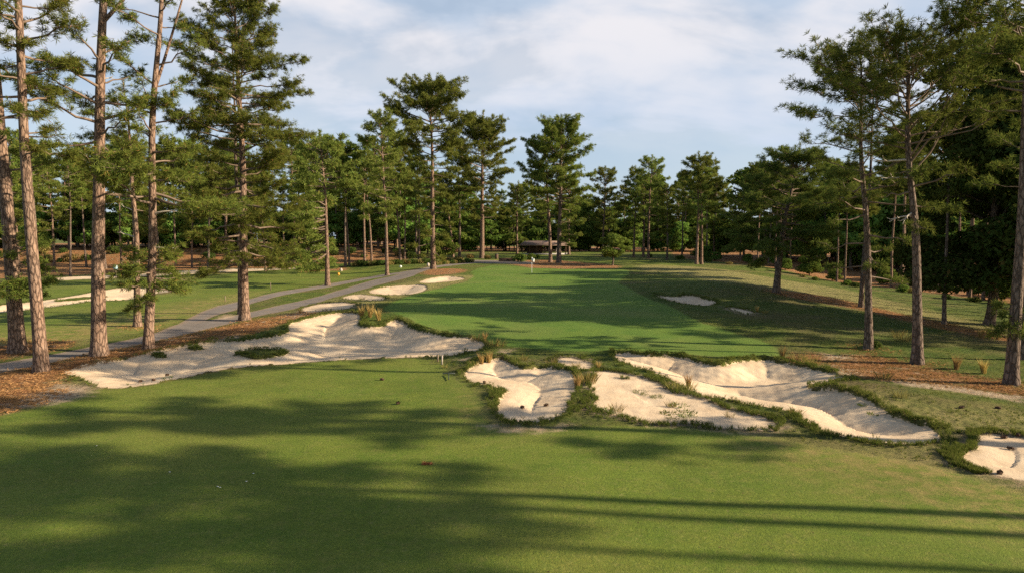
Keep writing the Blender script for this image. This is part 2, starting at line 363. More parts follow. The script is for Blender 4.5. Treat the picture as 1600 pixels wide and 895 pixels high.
M_ground = mat_ground()
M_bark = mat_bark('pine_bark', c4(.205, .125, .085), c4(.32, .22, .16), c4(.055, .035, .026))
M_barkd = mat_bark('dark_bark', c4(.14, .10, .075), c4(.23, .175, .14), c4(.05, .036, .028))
M_limb = mat_plain('limb_bark', c4(.12, .085, .06), c4(.22, .16, .12), 3)
M_dead = mat_plain('dead_wood', c4(.42, .36, .29), c4(.58, .51, .42), 6)
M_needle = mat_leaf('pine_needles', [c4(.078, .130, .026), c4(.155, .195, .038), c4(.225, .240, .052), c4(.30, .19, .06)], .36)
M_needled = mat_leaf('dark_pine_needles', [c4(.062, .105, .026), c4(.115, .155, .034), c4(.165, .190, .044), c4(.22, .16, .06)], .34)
M_leafb = mat_leaf('bright_leaves', [c4(.12, .23, .04), c4(.18, .30, .06), c4(.22, .32, .07), c4(.25, .30, .08)], .5)
M_needlef = mat_leaf('far_pine_needles', [c4(.105, .170, .036), c4(.185, .235, .050), c4(.25, .275, .064), c4(.29, .21, .07)], .38)
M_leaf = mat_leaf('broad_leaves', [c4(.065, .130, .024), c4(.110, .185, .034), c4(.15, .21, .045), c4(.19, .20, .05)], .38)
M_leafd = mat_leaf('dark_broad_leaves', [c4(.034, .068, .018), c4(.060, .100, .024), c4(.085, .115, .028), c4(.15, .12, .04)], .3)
M_rough = mat_leaf('rough_grass_blades', [c4(.070, .115, .020), c4(.105, .140, .028), c4(.15, .165, .045), c4(.30, .22, .10)], .35)
M_dryg = mat_leaf('dry_grass_blades', [c4(.42, .27, .11), c4(.50, .34, .15), c4(.36, .21, .08), c4(.20, .19, .07)], .35)
M_stalk = mat_leaf('mixed_grass_blades', [c4(.16, .15, .04), c4(.24, .19, .07), c4(.35, .25, .10), c4(.40, .25, .10)], .3)

# ------------------------------------------------------------------ ground sheet
def build_ground():
    ys = [-22.0]
    while ys[-1] < 900:
        y = ys[-1]
        if y < 8: st = 1.2
        elif y < 20: st = .075
        elif y < 36: st = .085
        elif y < 60: st = .16
        elif y < 110: st = .32
        elif y < 170: st = .7
        else: st = 4 + (y - 170) * .08
        ys.append(y + st)
    ys = np.array(ys); us = np.linspace(-1, 1, 1100); us = us * .62 + np.sign(us) * np.abs(us) ** 5 * .9
    A = 22.6
    Y, U = np.meshgrid(ys, us, indexing='ij'); X = U * (Y + A + 6)
    x, y = X.ravel(), Y.ravel()
    dz, sds, bid = bunker_eval(x, y); waste = LAST_WASTE
    z = H0(x, y) + dz
    sdp = multi(PATHW, x, y); sdf_ = multi(FAIRW, x, y); sdg = multi(GREENW, x, y); sdst = multi(STRAWW, x, y); sdd = multi(DRYW, x, y)
    ex = np.minimum(multi(EXTRA_SAND, x, y), waste)
    sdsand = sds
    # ground relief: shaggy in the rough, fine on mown turf
    roughw = S(.1, .8, np.minimum(np.minimum(sdf_, sdg), sdp)) * S(0, .3, sdsand)
    z = z + roughw * (.045 * wavenoise(x, y, 1.2, 51) + .03 * wavenoise(x, y, .5, 52)) * (1 - S(60, 120, y))
    sandw = S(0, .3, -sds)
    z = z + sandw * (.02 * wavenoise(x, y, 2.8, 53) + .008 * wavenoise(x, y * .6, .6, 54))
    z = z - .03 * S(.25, -.05, sdp)
    ny, nx = Y.shape; Z = z.reshape(ny, nx)
    P = np.stack([X, Y, Z], -1)
    du = np.gradient(P, axis=1); dv = np.gradient(P, axis=0); N = np.cross(du, dv); N /= np.linalg.norm(N, axis=-1, keepdims=True)
    N[N[..., 2] < 0] *= -1
    idx = np.arange(ny * nx).reshape(ny, nx)
    Fq = np.stack([idx[:-1, :-1], idx[:-1, 1:], idx[1:, 1:], idx[1:, :-1]], -1).reshape(-1, 4)
    def fc(a): return a[Fq].mean(1)
    cls = np.zeros(len(Fq), int)                       # 0 ground
    cls[fc(sdst) < 0] = 1
    for k, P_ in enumerate(FAIRW): cls[fc(sdf(P_, x, y)) < 0] = 2 + k
    cls[fc(sdg) < 0] = 8
    cls[fc(sdp) < 0] = 9
    fb = bid[Fq[:, 0]]; fs = fc(sds)
    cls = np.where((fs < 0) & (fb >= 0), 20 + fb, cls)
    attrs = dict(sd_sand=sdsand, sd_path=sdp, sd_fair=sdf_, sd_green=sdg, sd_straw=sdst, sd_dry=sdd, sd_bare=ex)
    V = P.reshape(-1, 3); Nn = N.reshape(-1, 3)
    names = {0: ('ground', None), 1: ('pine_straw_ground', None), 2: ('fairway', 'near mown fairway filling the bottom of the view, striped with tree shadows'),
             3: ('fairway', 'sunlit fairway on the left beyond the cart path'), 4: ('fairway', 'shaded fairway beyond the distant left bunker'),
             5: ('fairway', 'distant lawn in front of the open shelter'), 8: ('putting_green', 'raised smooth green with dark tree shadows across it and the flag'), 9: ('cart_path', 'grey cart path forking behind the left pines')}
    for k, (n, l, dp, _, _) in enumerate(BUNKW): names[20 + k] = (n, l)
    for c, (n, l) in names.items():
        sel = Fq[cls == c]
        if not len(sel): continue
        used, inv = np.unique(sel, return_inverse=True)
        me = new_mesh(n, V[used], inv.reshape(-1, 4), M_ground, True, {k: a[used] for k, a in attrs.items()}, Nn[used].tolist())
        o = link(n, me); o['kind'] = 'structure'
        if l: o['label'] = l
        if l: o['category'] = n.replace('_', ' ')
build_ground()

# ------------------------------------------------------------------ mesh pieces
class MB:
    """collects triangles"""
    def __init__(s): s.V = []; s.F = []; s.n = 0
    def add(s, V, Fc):
        V = np.asarray(V, float); s.V.append(V); s.F.append(np.asarray(Fc, int) + s.n); s.n += len(V)
    def tube(s, pts, rad, k=6, cap=False):
        pts = np.asarray(pts, float); rad = np.asarray(rad, float); n = len(pts)
        T = np.gradient(pts, axis=0); T /= np.linalg.norm(T, axis=1, keepdims=True) + 1e-9
        ref = np.array([0, 0, 1.]) if abs(T[:, 2]).mean() < .8 else np.array([1., 0, 0])
        A = np.cross(T, ref); A /= np.linalg.norm(A, axis=1, keepdims=True) + 1e-9; B = np.cross(T, A)
        a = np.arange(k) * 2 * math.pi / k
        V = pts[:, None] + rad[:, None, None] * (np.cos(a)[None, :, None] * A[:, None] + np.sin(a)[None, :, None] * B[:, None])
        i = np.arange(n - 1)[:, None] * k; j = np.arange(k)[None]; j2 = (j + 1) % k
        q = np.stack([i + j, i + j2, i + k + j2, i + k + j], -1).reshape(-1, 4)
        tri = np.concatenate([q[:, [0, 1, 2]], q[:, [0, 2, 3]]])
        V = V.reshape(-1, 3)
        if cap:
            V = np.concatenate([V, pts[-1:]]); c = len(V) - 1; b = (n - 1) * k
            tri = np.concatenate([tri, [[b + m, b + (m + 1) % k, c] for m in range(k)]])
        s.add(V, tri)
    def box(s, c, d, rz=0, taper=1.0, bev=0):
        x, y, z = d[0] / 2, d[1] / 2, d[2] / 2
        b = min(bev, x * .4, y * .4)
        ring = [(-x + b, -y), (x - b, -y), (x, -y + b), (x, y - b), (x - b, y), (-x + b, y), (-x, y - b), (-x, -y + b)] if b else [(-x, -y), (x, -y), (x, y), (-x, y)]
        k = len(ring); V = [(p[0], p[1], -z) for p in ring] + [(p[0] * taper, p[1] * taper, z) for p in ring]
        V = np.array(V); cs, sn = math.cos(rz), math.sin(rz)
        V = np.stack([V[:, 0] * cs - V[:, 1] * sn, V[:, 0] * sn + V[:, 1] * cs, V[:, 2]], 1) + np.array(c)
        Fc = []
        for i in range(k):
            j = (i + 1) % k; Fc += [(i, j, k + j), (i, k + j, k + i)]
        for i in range(1, k - 1): Fc += [(0, i + 1, i), (k, k + i, k + i + 1)]
        s.add(V, Fc)
    def build(s, name, mat, parent=None, smooth=False):
        me = new_mesh(name, np.concatenate(s.V), np.concatenate(s.F), mat, smooth)
        return link(name, me, parent)
def rot(v, axis, ang):
    c, s = math.cos(ang), math.sin(ang); return v * c + np.cross(axis, v) * s + axis * (axis @ v) * (1 - c)
def unit(v): return v / (np.linalg.norm(v, axis=-1, keepdims=True) + 1e-9)

def blades(mb, P, D, rs, n, ln, w, spread=1.0, up=.25):
    """n thin triangles radiating from every point P around direction D"""
    P = np.repeat(P, n, 0); D = np.repeat(D, n, 0)
    r = unit(rs.normal(size=P.shape)); d = unit(D * .75 + r * spread + np.array([0, 0, up]))
    L = ln * rs.uniform(.65, 1.15, (len(P), 1)); sd = unit(np.cross(d, unit(rs.normal(size=P.shape)))) * (w * rs.uniform(.7, 1.3, (len(P), 1)) / 2)
    mid = P + d * L * .45
    droop = np.array([0, 0, -1]) * L * .10
    V = np.stack([P, mid + sd, P + d * L + droop, mid - sd], 1).reshape(-1, 3)
    i = np.arange(len(P))[:, None] * 4
    mb.add(V, np.concatenate([i + [0, 1, 2], i + [0, 2, 3]], 1).reshape(-1, 3))

def tree_root(name, x, y, z, label, cat, group):
    o = bpy.data.objects.new(name, None); C.objects.link(o); o.location = (x, y, z); o.empty_display_size = .5
    tag(o, label, cat, group); return o

def pine_meshes(H, r0, bands, seed, lean=(0, 0), wob=.25, det=0, sub=1.0, lexp=1.2, dead=(), fork=None):
    """bands: (h_lo, h_hi, n_limbs, R_lo, R_hi, elev_lo, elev_hi[, azimuth, spread])"""
    rs = np.random.RandomState(seed)
    ph = rs.rand(4) * 6.28
    def centre(h):
        h = np.asarray(h, float); t = np.maximum(h, 0) / H
        x = lean[0] * t ** lexp + wob * (np.sin(t * 5 + ph[0]) - math.sin(ph[0])) * .5 * t ** .3 + wob * .25 * np.sin(t * 13 + ph[1]) * t
        y = lean[1] * t + wob * (np.sin(t * 4 + ph[2]) - math.sin(ph[2])) * .5 * t ** .3 + wob * .25 * np.sin(t * 12 + ph[3]) * t
        return np.stack([x, y, h], -1)
    def rad(h):
        t = h / H; return r0 * ((1 - t) ** .75 * .80 + .05 + .32 * np.exp(-h / .45) + .08 * np.exp(-h / 2.))
    tk, lb, cr = MB(), MB(), MB()
    hs = np.concatenate([[-.5, -.1, .1, .3, .6, 1.0], np.linspace(1.6, H, 26 if det == 0 else 12)])
    tk.tube(centre(hs), np.maximum(rad(np.maximum(hs, 0)), .025), 14 if det == 0 else 7)
    PP, DD = [], []
    if fork:   # second leader: (h, azimuth, length, tilt)
        h, az, L, tl = fork; c = centre(h); d = np.array([math.cos(az) * math.sin(tl), math.sin(az) * math.sin(tl), math.cos(tl)])
        tt = np.linspace(0, 1, 9)[:, None]; pts = c + d * L * tt + np.array([0, 0, .12 * L]) * tt ** 2
        tk.tube(pts, rad(h) * (.62 - .5 * tt[:, 0]), 9)
    for bi, b in enumerate(bands):
        h0, h1, n, R0, R1, e0, e1 = b[:7]; az0 = b[7] if len(b) > 7 else None; asp = b[8] if len(b) > 8 else math.pi
        az = rs.rand() * 6.28
        for i in range(n):
            s = (i + rs.uniform(0, .9)) / n; h = lerp(h0, h1, s); az += 2.4 + rs.uniform(-.5, .5)
            a = az if az0 is None else az0 + rs.uniform(-asp, asp)
            L = lerp(R0, R1, s) * rs.uniform(.5, 1.15); e = R(lerp(e0, e1, s) + rs.uniform(-14, 16)); hx = H - L * math.sin(max(e, 0)) - .16 * L - .3; h = h if h < hx else hx - .85 * (h - hx)
            d = np.array([math.cos(a) * math.cos(e), math.sin(a) * math.cos(e), math.sin(e)])
            o = centre(h); side = unit(np.cross(d, [0, 0, 1.])); k = 7 if det == 0 else 5
            tt = np.linspace(0, 1, k)[:, None]
            bend = side * rs.uniform(-.18, .18) * L; lift = rs.uniform(-.02, .22) * L
            pts = o + d * L * tt + bend * tt ** 2 + np.array([0, 0, 1.]) * lift * tt ** 2.2 + rs.normal(size=(k, 3)) * .045 * L * np.minimum(tt, .8)
            rl = max(.018, min(.42 * rad(h), .016 + .020 * L)) if det == 0 else .02 + .016 * L
            lb.tube(pts, rl * (1 - .78 * tt[:, 0]), 5 if det == 0 else 3)
            ns = max(4, int(L * (3.6 if det == 0 else 3.1) * sub))
            for j in range(ns):
                u = rs.uniform(.26, 1) ** .7; q = u * (k - 1); qi = min(int(q), k - 2); p = lerp(pts[qi], pts[qi + 1], q - qi)
                sg = 1 if j % 2 else -1; ang = R(rs.uniform(25, 75)) * sg
                dd = rot(d, np.array([0, 0, 1.]), ang); dd[2] += rs.uniform(-.05, .5); dd = unit(dd)
                l = (.30 + .34 * L * (1.12 - u)) * rs.uniform(.6, 1.25)
                e_ = p + dd * l; m_ = p + dd * l * .5 + np.array([0, 0, -.04 * l])
                if det == 0: lb.tube([p, m_, e_], [.014 + .006 * l, .011, .005], 3)
                nt = max(3, int(l / (.085 if det == 0 else .17)))
                for v in np.linspace(.3, 1.08, nt):
                    PP.append(p + dd * l * v + rs.normal(size=3) * [1, 1, .7] * (.06 + .11 * l * v)); DD.append(unit(dd + rs.normal(size=3) * .5))
            PP.append(pts[-1]); DD.append(d)
            PP.append(pts[-2]); DD.append(d)
    for h in np.linspace(H - .8, H, 8): PP.append(centre(h)); DD.append(np.array([0, 0, 1.]))
    P = np.array(PP); D = np.array(DD)
    if det == 0: blades(cr, P, D, rs, 17, .29, .022, 1.0, .30)
    else: blades(cr, P, D, rs, 12, .52, .062, 1.0, .22)
    db = []
    for (h, az, L, e) in dead:
        m = MB(); d = np.array([math.cos(az) * math.cos(e), math.sin(az) * math.cos(e), math.sin(e)]); tt = np.linspace(0, 1, 7)[:, None]
        sd_ = unit(np.cross(d, [0, 0, 1.]))
        pts = centre(h) + d * L * tt + sd_ * np.sin(tt * 4) * .06 * L + np.array([0, 0, 1]) * np.sin(tt * 3 + h) * .10 * L * tt
        m.tube(pts, (.035 + .018 * L) * (1 - .85 * tt[:, 0]), 5)
        for q in (3, 4):
            d2 = rot(d, np.array([0, 0, 1.]), .7 * (1 if q == 3 else -1)); m.tube([pts[q], pts[q] + d2 * L * .22, pts[q] + d2 * L * .36 + [0, 0, .1 * L]], [.025, .018, .006], 4)
        db.append(m)
    return tk, lb, cr, db

def put_pine(px, top, tw, bands_px, seed, label, group=None, lean_px=0, det=None, dark=False, fork=None, dead=(), name='pine_tree', wob=.25, sub=1.0, dist=None, lexp=1.2, bright=False):
    if dist: x, y = (px[0] - CX) / F * dist, dist
    else: x, y = ground_at(*px)
    z = gz(x, y); sc = y / F; H = (px[1] - top) * sc; by = px[1]
    bands = []
    for b in bands_px:                                  # (y_hi, y_lo, n, R_lo_px, R_hi_px, e_lo, e_hi, ...)
        bands.append(((by - b[1]) * sc, (by - b[0]) * sc, b[2], b[3] * sc, b[4] * sc, b[5], b[6]) + tuple(b[7:]))
    if det is None: det = 0 if y < 62 else 1
    fk = None
    if fork: fk = ((by - fork[0]) * sc, fork[1], fork[2] * sc, fork[3])
    dd = [((by - q[0]) * sc, q[1], q[2] * sc, q[3]) for q in dead]
    tk, lb, cr, db = pine_meshes(H, tw * sc / 2, bands, seed, (lean_px * sc, 0), wob, det, sub, lexp=lexp, fork=fk, dead=dd)
    r = tree_root(name, x, y, z - .02, label, 'pine tree', group)
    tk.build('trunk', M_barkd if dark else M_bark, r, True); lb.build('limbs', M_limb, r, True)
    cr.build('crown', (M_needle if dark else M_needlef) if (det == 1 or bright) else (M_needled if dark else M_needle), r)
    for m in db: m.build('dead_branch', M_dead, r, True)
    return r
PI = math.pi
GL = 'pines standing along the cart path on the left'; GR = 'pines standing in the right rough'; GC = 'tall pines behind and around the green'
# near left
put_pine((28,550), -260, 25, [(-150,150,14,95,60,-5,40),(150,290,6,70,60,-5,15),(375,455,18,70,50,-15,10,0,1.4)], 1, 'dark leaning pine at the very left edge, nearest the frame corner', GL, -18, wob=.3)
put_pine((65,580), -330, 22, [(-200,30,30,110,70,10,50),(30,185,17,105,100,-8,15),(200,250,4,80,80,-8,5,0,1.2)], 2, 'left pine on the straw rooted closest to the viewer, below the leaning one', GL, -8)
put_pine((155,555), -300, 25, [(85,235,17,110,85,-3,18),(240,300,5,120,110,-5,8,0,1.6),(-150,-30,14,110,80,25,50)], 3, 'stout straight pine on the straw with a long bare upper trunk', GL, 56,
   dead=[(60,2.6,14,.3),(100,3.4,14,.2),(130,.4,20,.3),(20,2.9,16,.4)], fork=(45,.15,110,.75))
put_pine((215,510), 130, 12, [(140,330,12,60,28,-5,40)], 4, 'slim pale pine beyond the path, between the stout pine and the crooked forked pine', GL, -3, dead=[(405,PI,22,.1),(370,PI,30,.2),(330,PI,26,.4)])
put_pine((232,548), -190, 17, [(110,250,9,110,70,5,30),(-120,80,20,75,50,10,50),(250,330,6,150,120,-12,5,.0,1.8),(395,452,26,62,40,-25,10)], 5, 'crooked forked pine with a leafy clump low on its trunk', GL, 84, wob=.5, fork=(150,.3,230,.32), dead=[(335,0,45,.1),(385,.1,36,-.2)])
put_pine((382,500), -12, 17, [(215,410,50,95,95,-18,5),(60,215,54,105,88,0,22),(-8,60,22,60,24,22,55)], 6, 'full cone shaped pine beside the fork of the cart path', GL, -4, sub=1.15)
put_pine((376,490), 60, 9, [(60,240,22,60,35,0,40)], 7, 'thin dark pine trunk tucked behind the cone shaped pine', GL, 4, dark=True)
put_pine((512,446), 208, 9, [(215,300,40,66,34,0,45),(300,405,38,66,70,-18,0,PI,1.4)], 8, 'pine with pale dead limbs on the grass between the path branches', GL, -8, dead=[(325,PI,30,.2),(345,PI,34,.3),(362,PI+.3,28,.2),(385,PI,22,.0)], bright=True)
put_pine((605,430), 176, 6.5, [(176,320,54,46,26,-5,45),(320,345,5,30,30,-10,0)], 9, 'tall narrow pine standing where the two path branches join', GC, -6)
put_pine((677,420), 122, 9.5, [(122,180,42,66,40,15,55),(180,240,30,64,68,0,15),(240,300,18,46,50,-8,5),(300,400,24,34,30,-25,-5)], 10, 'tallest central pine in its own red straw bed by the path', GC, -6, wob=.3, sub=1.1)
put_pine((753,404), 177, 9, [(177,235,48,54,38,15,55),(235,300,40,58,54,0,18),(300,350,14,44,42,-12,0)], 11, 'tall round topped pine left of the shelter at the path end', GC, 4)
put_pine((860,410), 215, 6.5, [(205,300,42,46,36,5,45),(300,350,10,40,38,-8,5)], 12, 'left one of the paired pines in the mulch beside the flag', GC, -8)
put_pine((873,411), 184, 8.5, [(184,245,44,50,34,10,55),(240,320,44,54,50,-2,12),(320,380,12,34,40,-15,-5,0,1.4)], 13, 'taller right one of the paired pines in the mulch beside the flag', GC, 2, dark=True, sub=1.1)
for i, (p, tp, tw, rr, lab, dk) in enumerate([
  ((540,416),222,5,30,'thin dark trunked pine on the far lawn right of the pine with dead limbs',True),
  ((546,415),230,4,22,'thinner close companion of the dark trunked pine on the far lawn',True),
  ((570,414),215,5,32,'slim reddish pine at the hedge line, left of a matching one',False),
  ((581,414),238,4.5,28,'slim reddish pine at the hedge line leaning slightly left',False),
  ((626,410),232,5,26,'leaning slim pine behind the join of the path branches',False),
  ((632,410),262,4,18,'short crowned thin pine just right of the leaning slim pine',False),
  ((655,408),250,4.5,24,'slim pine just left of the tallest central pine',False),
  ((708,403),270,4.5,24,'leaning thin pine between the tallest and the round topped pine',False),
  ((718,402),232,5,34,'ivy clad pine trunk between the tallest and the round topped pine',True),
  ((808,398),285,4,22,'thin pine left of the shelter roof',False),
  ((889,398),270,4.5,26,'reddish pine trunk at the right end of the shelter',False),
  ((942,401),262,4,28,'flat crowned pine behind the small leafy tree',False),
  ((990,402),262,4,24,'left most of the dense pines behind the small leafy tree',False),
  ((1005,402),268,4.5,30,'pine in the middle of the dense stand behind the small leafy tree',False),
  ((1013,404),245,5,30,'taller pine at the front of the dense stand behind the small leafy tree',False),
  ((1042,406),290,4,20,'low dark pine right of the dense stand behind the small leafy tree',True),
  ((1088,413),240,6,34,'twin trunked looking tall pine on the right far edge of the lawn',False),
  ((1096,413),262,5,24,'shorter twin close against the tall pine on the right far edge',False)]):
    put_pine(p, tp, tw, [(tp, tp + 62, 36, rr, rr * .65, 0, 48), (tp + 62, tp + 100, 9, rr * .8, rr, -10, 5)], 40 + i, lab, 'slim pines around the far lawn', [6,-6,4,-8,-16,3,-2,-14,0,2,0,1,0,-2,3,0,2,-3][i], dark=dk, det=1)
# right side
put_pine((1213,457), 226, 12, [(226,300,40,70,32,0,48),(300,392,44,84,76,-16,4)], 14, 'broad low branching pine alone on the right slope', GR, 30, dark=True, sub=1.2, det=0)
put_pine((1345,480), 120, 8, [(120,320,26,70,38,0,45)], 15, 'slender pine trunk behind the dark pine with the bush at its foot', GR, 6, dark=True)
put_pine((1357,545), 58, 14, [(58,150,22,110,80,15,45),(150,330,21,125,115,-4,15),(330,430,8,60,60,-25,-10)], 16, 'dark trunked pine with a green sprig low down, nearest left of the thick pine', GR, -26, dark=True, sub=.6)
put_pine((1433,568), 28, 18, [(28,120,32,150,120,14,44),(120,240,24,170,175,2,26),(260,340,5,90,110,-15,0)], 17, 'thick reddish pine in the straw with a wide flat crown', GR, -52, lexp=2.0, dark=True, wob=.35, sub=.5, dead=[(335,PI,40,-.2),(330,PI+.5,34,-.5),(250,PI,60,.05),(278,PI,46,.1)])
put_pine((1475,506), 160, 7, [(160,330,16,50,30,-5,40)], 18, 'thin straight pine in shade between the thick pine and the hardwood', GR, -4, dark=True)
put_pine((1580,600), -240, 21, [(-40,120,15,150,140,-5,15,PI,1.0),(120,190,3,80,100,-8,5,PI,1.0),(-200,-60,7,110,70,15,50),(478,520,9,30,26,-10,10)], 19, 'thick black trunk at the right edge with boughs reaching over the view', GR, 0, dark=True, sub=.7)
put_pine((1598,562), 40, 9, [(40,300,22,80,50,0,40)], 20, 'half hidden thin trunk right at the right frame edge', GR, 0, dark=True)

# ------------------------------------------------------------------ broadleaf trees and shrubs
def leaf_cloud(mb, rs, blobs, n, size):
    w = np.array([b[3] * b[4] * b[5] for b in blobs]) ** .8; w /= w.sum(); k = rs.choice(len(blobs), n, p=w)
    B = np.array(blobs)[k]; r = unit(rs.normal(size=(n, 3))); q = rs.uniform(.35, 1, (n, 1)) ** .45
    P = B[:, :3] + r * q * B[:, 3:6]
    nrm = unit(r * .8 + rs.normal(size=(n, 3)) * .6 + [0, 0, .35]); a = unit(np.cross(nrm, rs.normal(size=(n, 3)))); b = np.cross(nrm, a)
    s_ = size * rs.uniform(.6, 1.3, (n, 1)); V = np.stack([P - a * s_, P + b * s_ * .55, P + a * s_, P - b * s_ * .55], 1).reshape(-1, 3)
    i = np.arange(n)[:, None] * 4; mb.add(V, np.concatenate([i + [0, 1, 2], i + [0, 2, 3]], 1).reshape(-1, 3))
def blob_set(rs, H, z0, Rr, n, br):
    out = []
    for i in range(n):
        t = rs.rand(); z = lerp(z0, H, t); rr = Rr * math.sqrt(max(.05, 1 - (2 * t - .85) ** 2 / 1.6)); a = rs.rand() * 6.28; q = math.sqrt(rs.rand()) * rr
        s_ = br * rs.uniform(.6, 1.25); out.append((q * math.cos(a), q * math.sin(a), z, s_ * 1.25, s_ * 1.25, s_ * .62))
    return out
def hardwood(H, z0, Rr, seed, nb, br, nl, ls, r0):
    rs = np.random.RandomState(seed); bl = blob_set(rs, H - br * .5, z0 + br * .5, Rr - br * .6, nb, br)
    cr, tk, lb = MB(), MB(), MB(); leaf_cloud(cr, rs, bl, nl, ls)
    hs = np.array([-.4, 0, .3, 1, 2, H * .3, H * .5, H * .75, H * .92]); tk.tube(np.stack([.15 * np.sin(hs), .12 * np.cos(hs * .7) - .12, hs], 1), r0 * np.array([1.5, 1.35, 1.1, 1, .92, .8, .6, .3, .08]), 9)
    for b in bl[::2]:
        h = min(b[2] * .75, H * .8); st = np.array([.15 * math.sin(h), .12 * math.cos(h * .7) - .12, h]); e = np.array(b[:3]); m = (st + e) / 2 + [0, 0, -.15]
        lb.tube([st, m, e], [r0 * .3, r0 * .18, .02], 4)
    return tk, lb, cr
def put_hardwood(px, label, H, z0, Rr, seed, nb, br, nl, ls, r0, name='hardwood_tree', cat='tree', mat=None, group=None, dist=None):
    x, y = ground_at(*px) if not dist else ((px[0] - CX) / F * dist, dist)
    tk, lb, cr = hardwood(H, z0, Rr, seed, nb, br, nl, ls, r0)
    r = tree_root(name, x, y, gz(x, y) - .02, label, cat, group)
    tk.build('trunk', M_barkd, r, True); lb.build('limbs', M_barkd, r, True); cr.build('crown', mat or M_leaf, r); return r
x_, y_ = ground_at(957, 415)
put_hardwood((957,415), 'small round leafy tree in the lawn right of the paired pines', 50 / F * y_, 1.3, 28 / F * y_, 3, 46, .62, 8000, .13, .13, 'small_tree', mat=M_leafb)
put_hardwood((693,404), 'bushy low green tree just right of the tallest central pine', 5.2, .6, 3.2, 4, 22, 1.0, 4500, .2, .12, 'small_tree')
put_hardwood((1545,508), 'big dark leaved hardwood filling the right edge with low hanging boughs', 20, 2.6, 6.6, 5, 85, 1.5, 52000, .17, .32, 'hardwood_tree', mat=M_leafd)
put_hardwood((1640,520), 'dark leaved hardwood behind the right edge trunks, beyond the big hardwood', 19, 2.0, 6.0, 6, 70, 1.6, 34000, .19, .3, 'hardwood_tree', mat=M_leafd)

# ------------------------------------------------------------------ background wood (copies)
def copy_tree(src, loc, rz, sc, label=None):
    r = src.copy(); C.objects.link(r); r.location = loc; r.rotation_euler = (0, 0, rz); r.scale = (sc, sc, sc * 1.0)
    if label: r['label'] = label
    for ch in src.children:
        c = ch.copy(); C.objects.link(c); c.parent = r
    return r
rsb = np.random.RandomState(9)
protos = []
for i in range(8):
    H = [22, 21, 23, 20, 22, 19, 24, 26][i]; cb = [.52, .35, .6, .3, .45, .28, .55, .60][i]
    bands = [(H * cb, H * (cb + .28), 15, 2.6, 3.6, -12, 6), (H * (cb + .26), H * .97, 26, 3.5, 1.4, 2, 50)]
    if i == 7: bands = [(H * .61, H * .8, 26, 3.4, 4.2, -5, 12), (H * .78, H * .97, 34, 4.0, 2.0, 5, 45)]
    r = tree_root('pine_tree', 0, 0, 0, 'x', 'pine tree', 'g')
    tk, lb, cr, _ = pine_meshes(H, .27, bands, 100 + i, (rsb.uniform(-.8, .8), rsb.uniform(-.5, .5)), .35, 1, 1.25)
    tk.build('trunk', M_bark if i % 2 else M_barkd, r, True); lb.build('limbs', M_limb, r, True); cr.build('crown', M_needlef if i % 3 else M_needle, r); protos.append((r, H))
hprotos = []
for i in range(4):
    H = [10, 13, 7.5, 15][i]; r = tree_root('hardwood_tree', 0, 0, 0, 'x', 'tree', 'g')
    tk, lb, cr = hardwood(H, [.8, 1.5, .4, 2][i], [4.0, 4.6, 3.6, 5][i], 200 + i, 34, 1.5, 6500, .30, .2)
    tk.build('trunk', M_barkd, r, True); lb.build('limbs', M_barkd, r, True); cr.build('crown', M_leaf if i != 1 else M_leafb, r); hprotos.append((r, H))
used_p = {}
def bg(pr, x, y, sc, label, group):
    r, H = pr; z = gz(x, y) - .1
    if id(r) not in used_p:
        used_p[id(r)] = 1; r.location = (x, y, z); r.scale = (sc, sc, sc); r.rotation_euler = (0, 0, rsb.rand() * 6.28); o = r
    else: o = copy_tree(r, (x, y, z), rsb.rand() * 6.28, sc)
    o['label'] = label; o['group'] = group
GPL, GPC, GPR = 'pines of the wood on the left bank', 'pines of the wood behind the far lawn', 'pines of the wood along the right fairway'
LPL, LPC, LPR = 'tall pine in the wood on the straw bank beyond the left fairway', 'tall pine in the wood behind the far lawn and shelter', 'tall pine in the wood edging the right rough'
GHL, GHR = 'leafy trees under the left and centre pines', 'leafy trees under the right wood pines'
LHL, LHR = 'bushy green understorey tree beneath the far left and centre pines', 'bushy green understorey tree at the foot of the right wood'
def P_(): return protos[rsb.randint(len(protos))]
def Hh(lo=0): return hprotos[rsb.randint(lo, 4)]
# left bank
for i in range(62):
    t = (i + .5) / 62; x = lerp(-150, -22, t) + rsb.uniform(-2, 2); y = 149 + rsb.uniform(0, 34) + abs(x) * .03
    bg(P_(), x, y, rsb.uniform(.92, 1.18), LPL, GPL)
for i in range(84):
    t = ((i * .618) % 1); x = lerp(-155, -18, t); y = 153 + (rsb.uniform(0, 6) if i % 2 else rsb.uniform(8, 50))
    bg(Hh(), x, y, rsb.uniform(.7, 1.0) if i % 2 else rsb.uniform(1.0, 1.4), LHL, GHL)
# nearer left pines across the fairway
for u, v, s in [(110,432,.72),(60,440,.8),(20,436,.85),(85,424,.9),(135,418,.85),(165,420,.95),(190,416,.9),(235,418,1.),(275,414,.9),(300,418,.8),(355,414,.95),(395,412,.9),(460,412,.95),(30,425,.9),(325,430,.8),(415,424,.8),(442,420,.72),(480,421,.82),(210,428,.7),(250,424,.75)]:
    x, y = ground_at(u, v); bg(P_(), x, y, s, 'pine standing on the grass edge before the left straw bank', 'pines before the left straw bank')
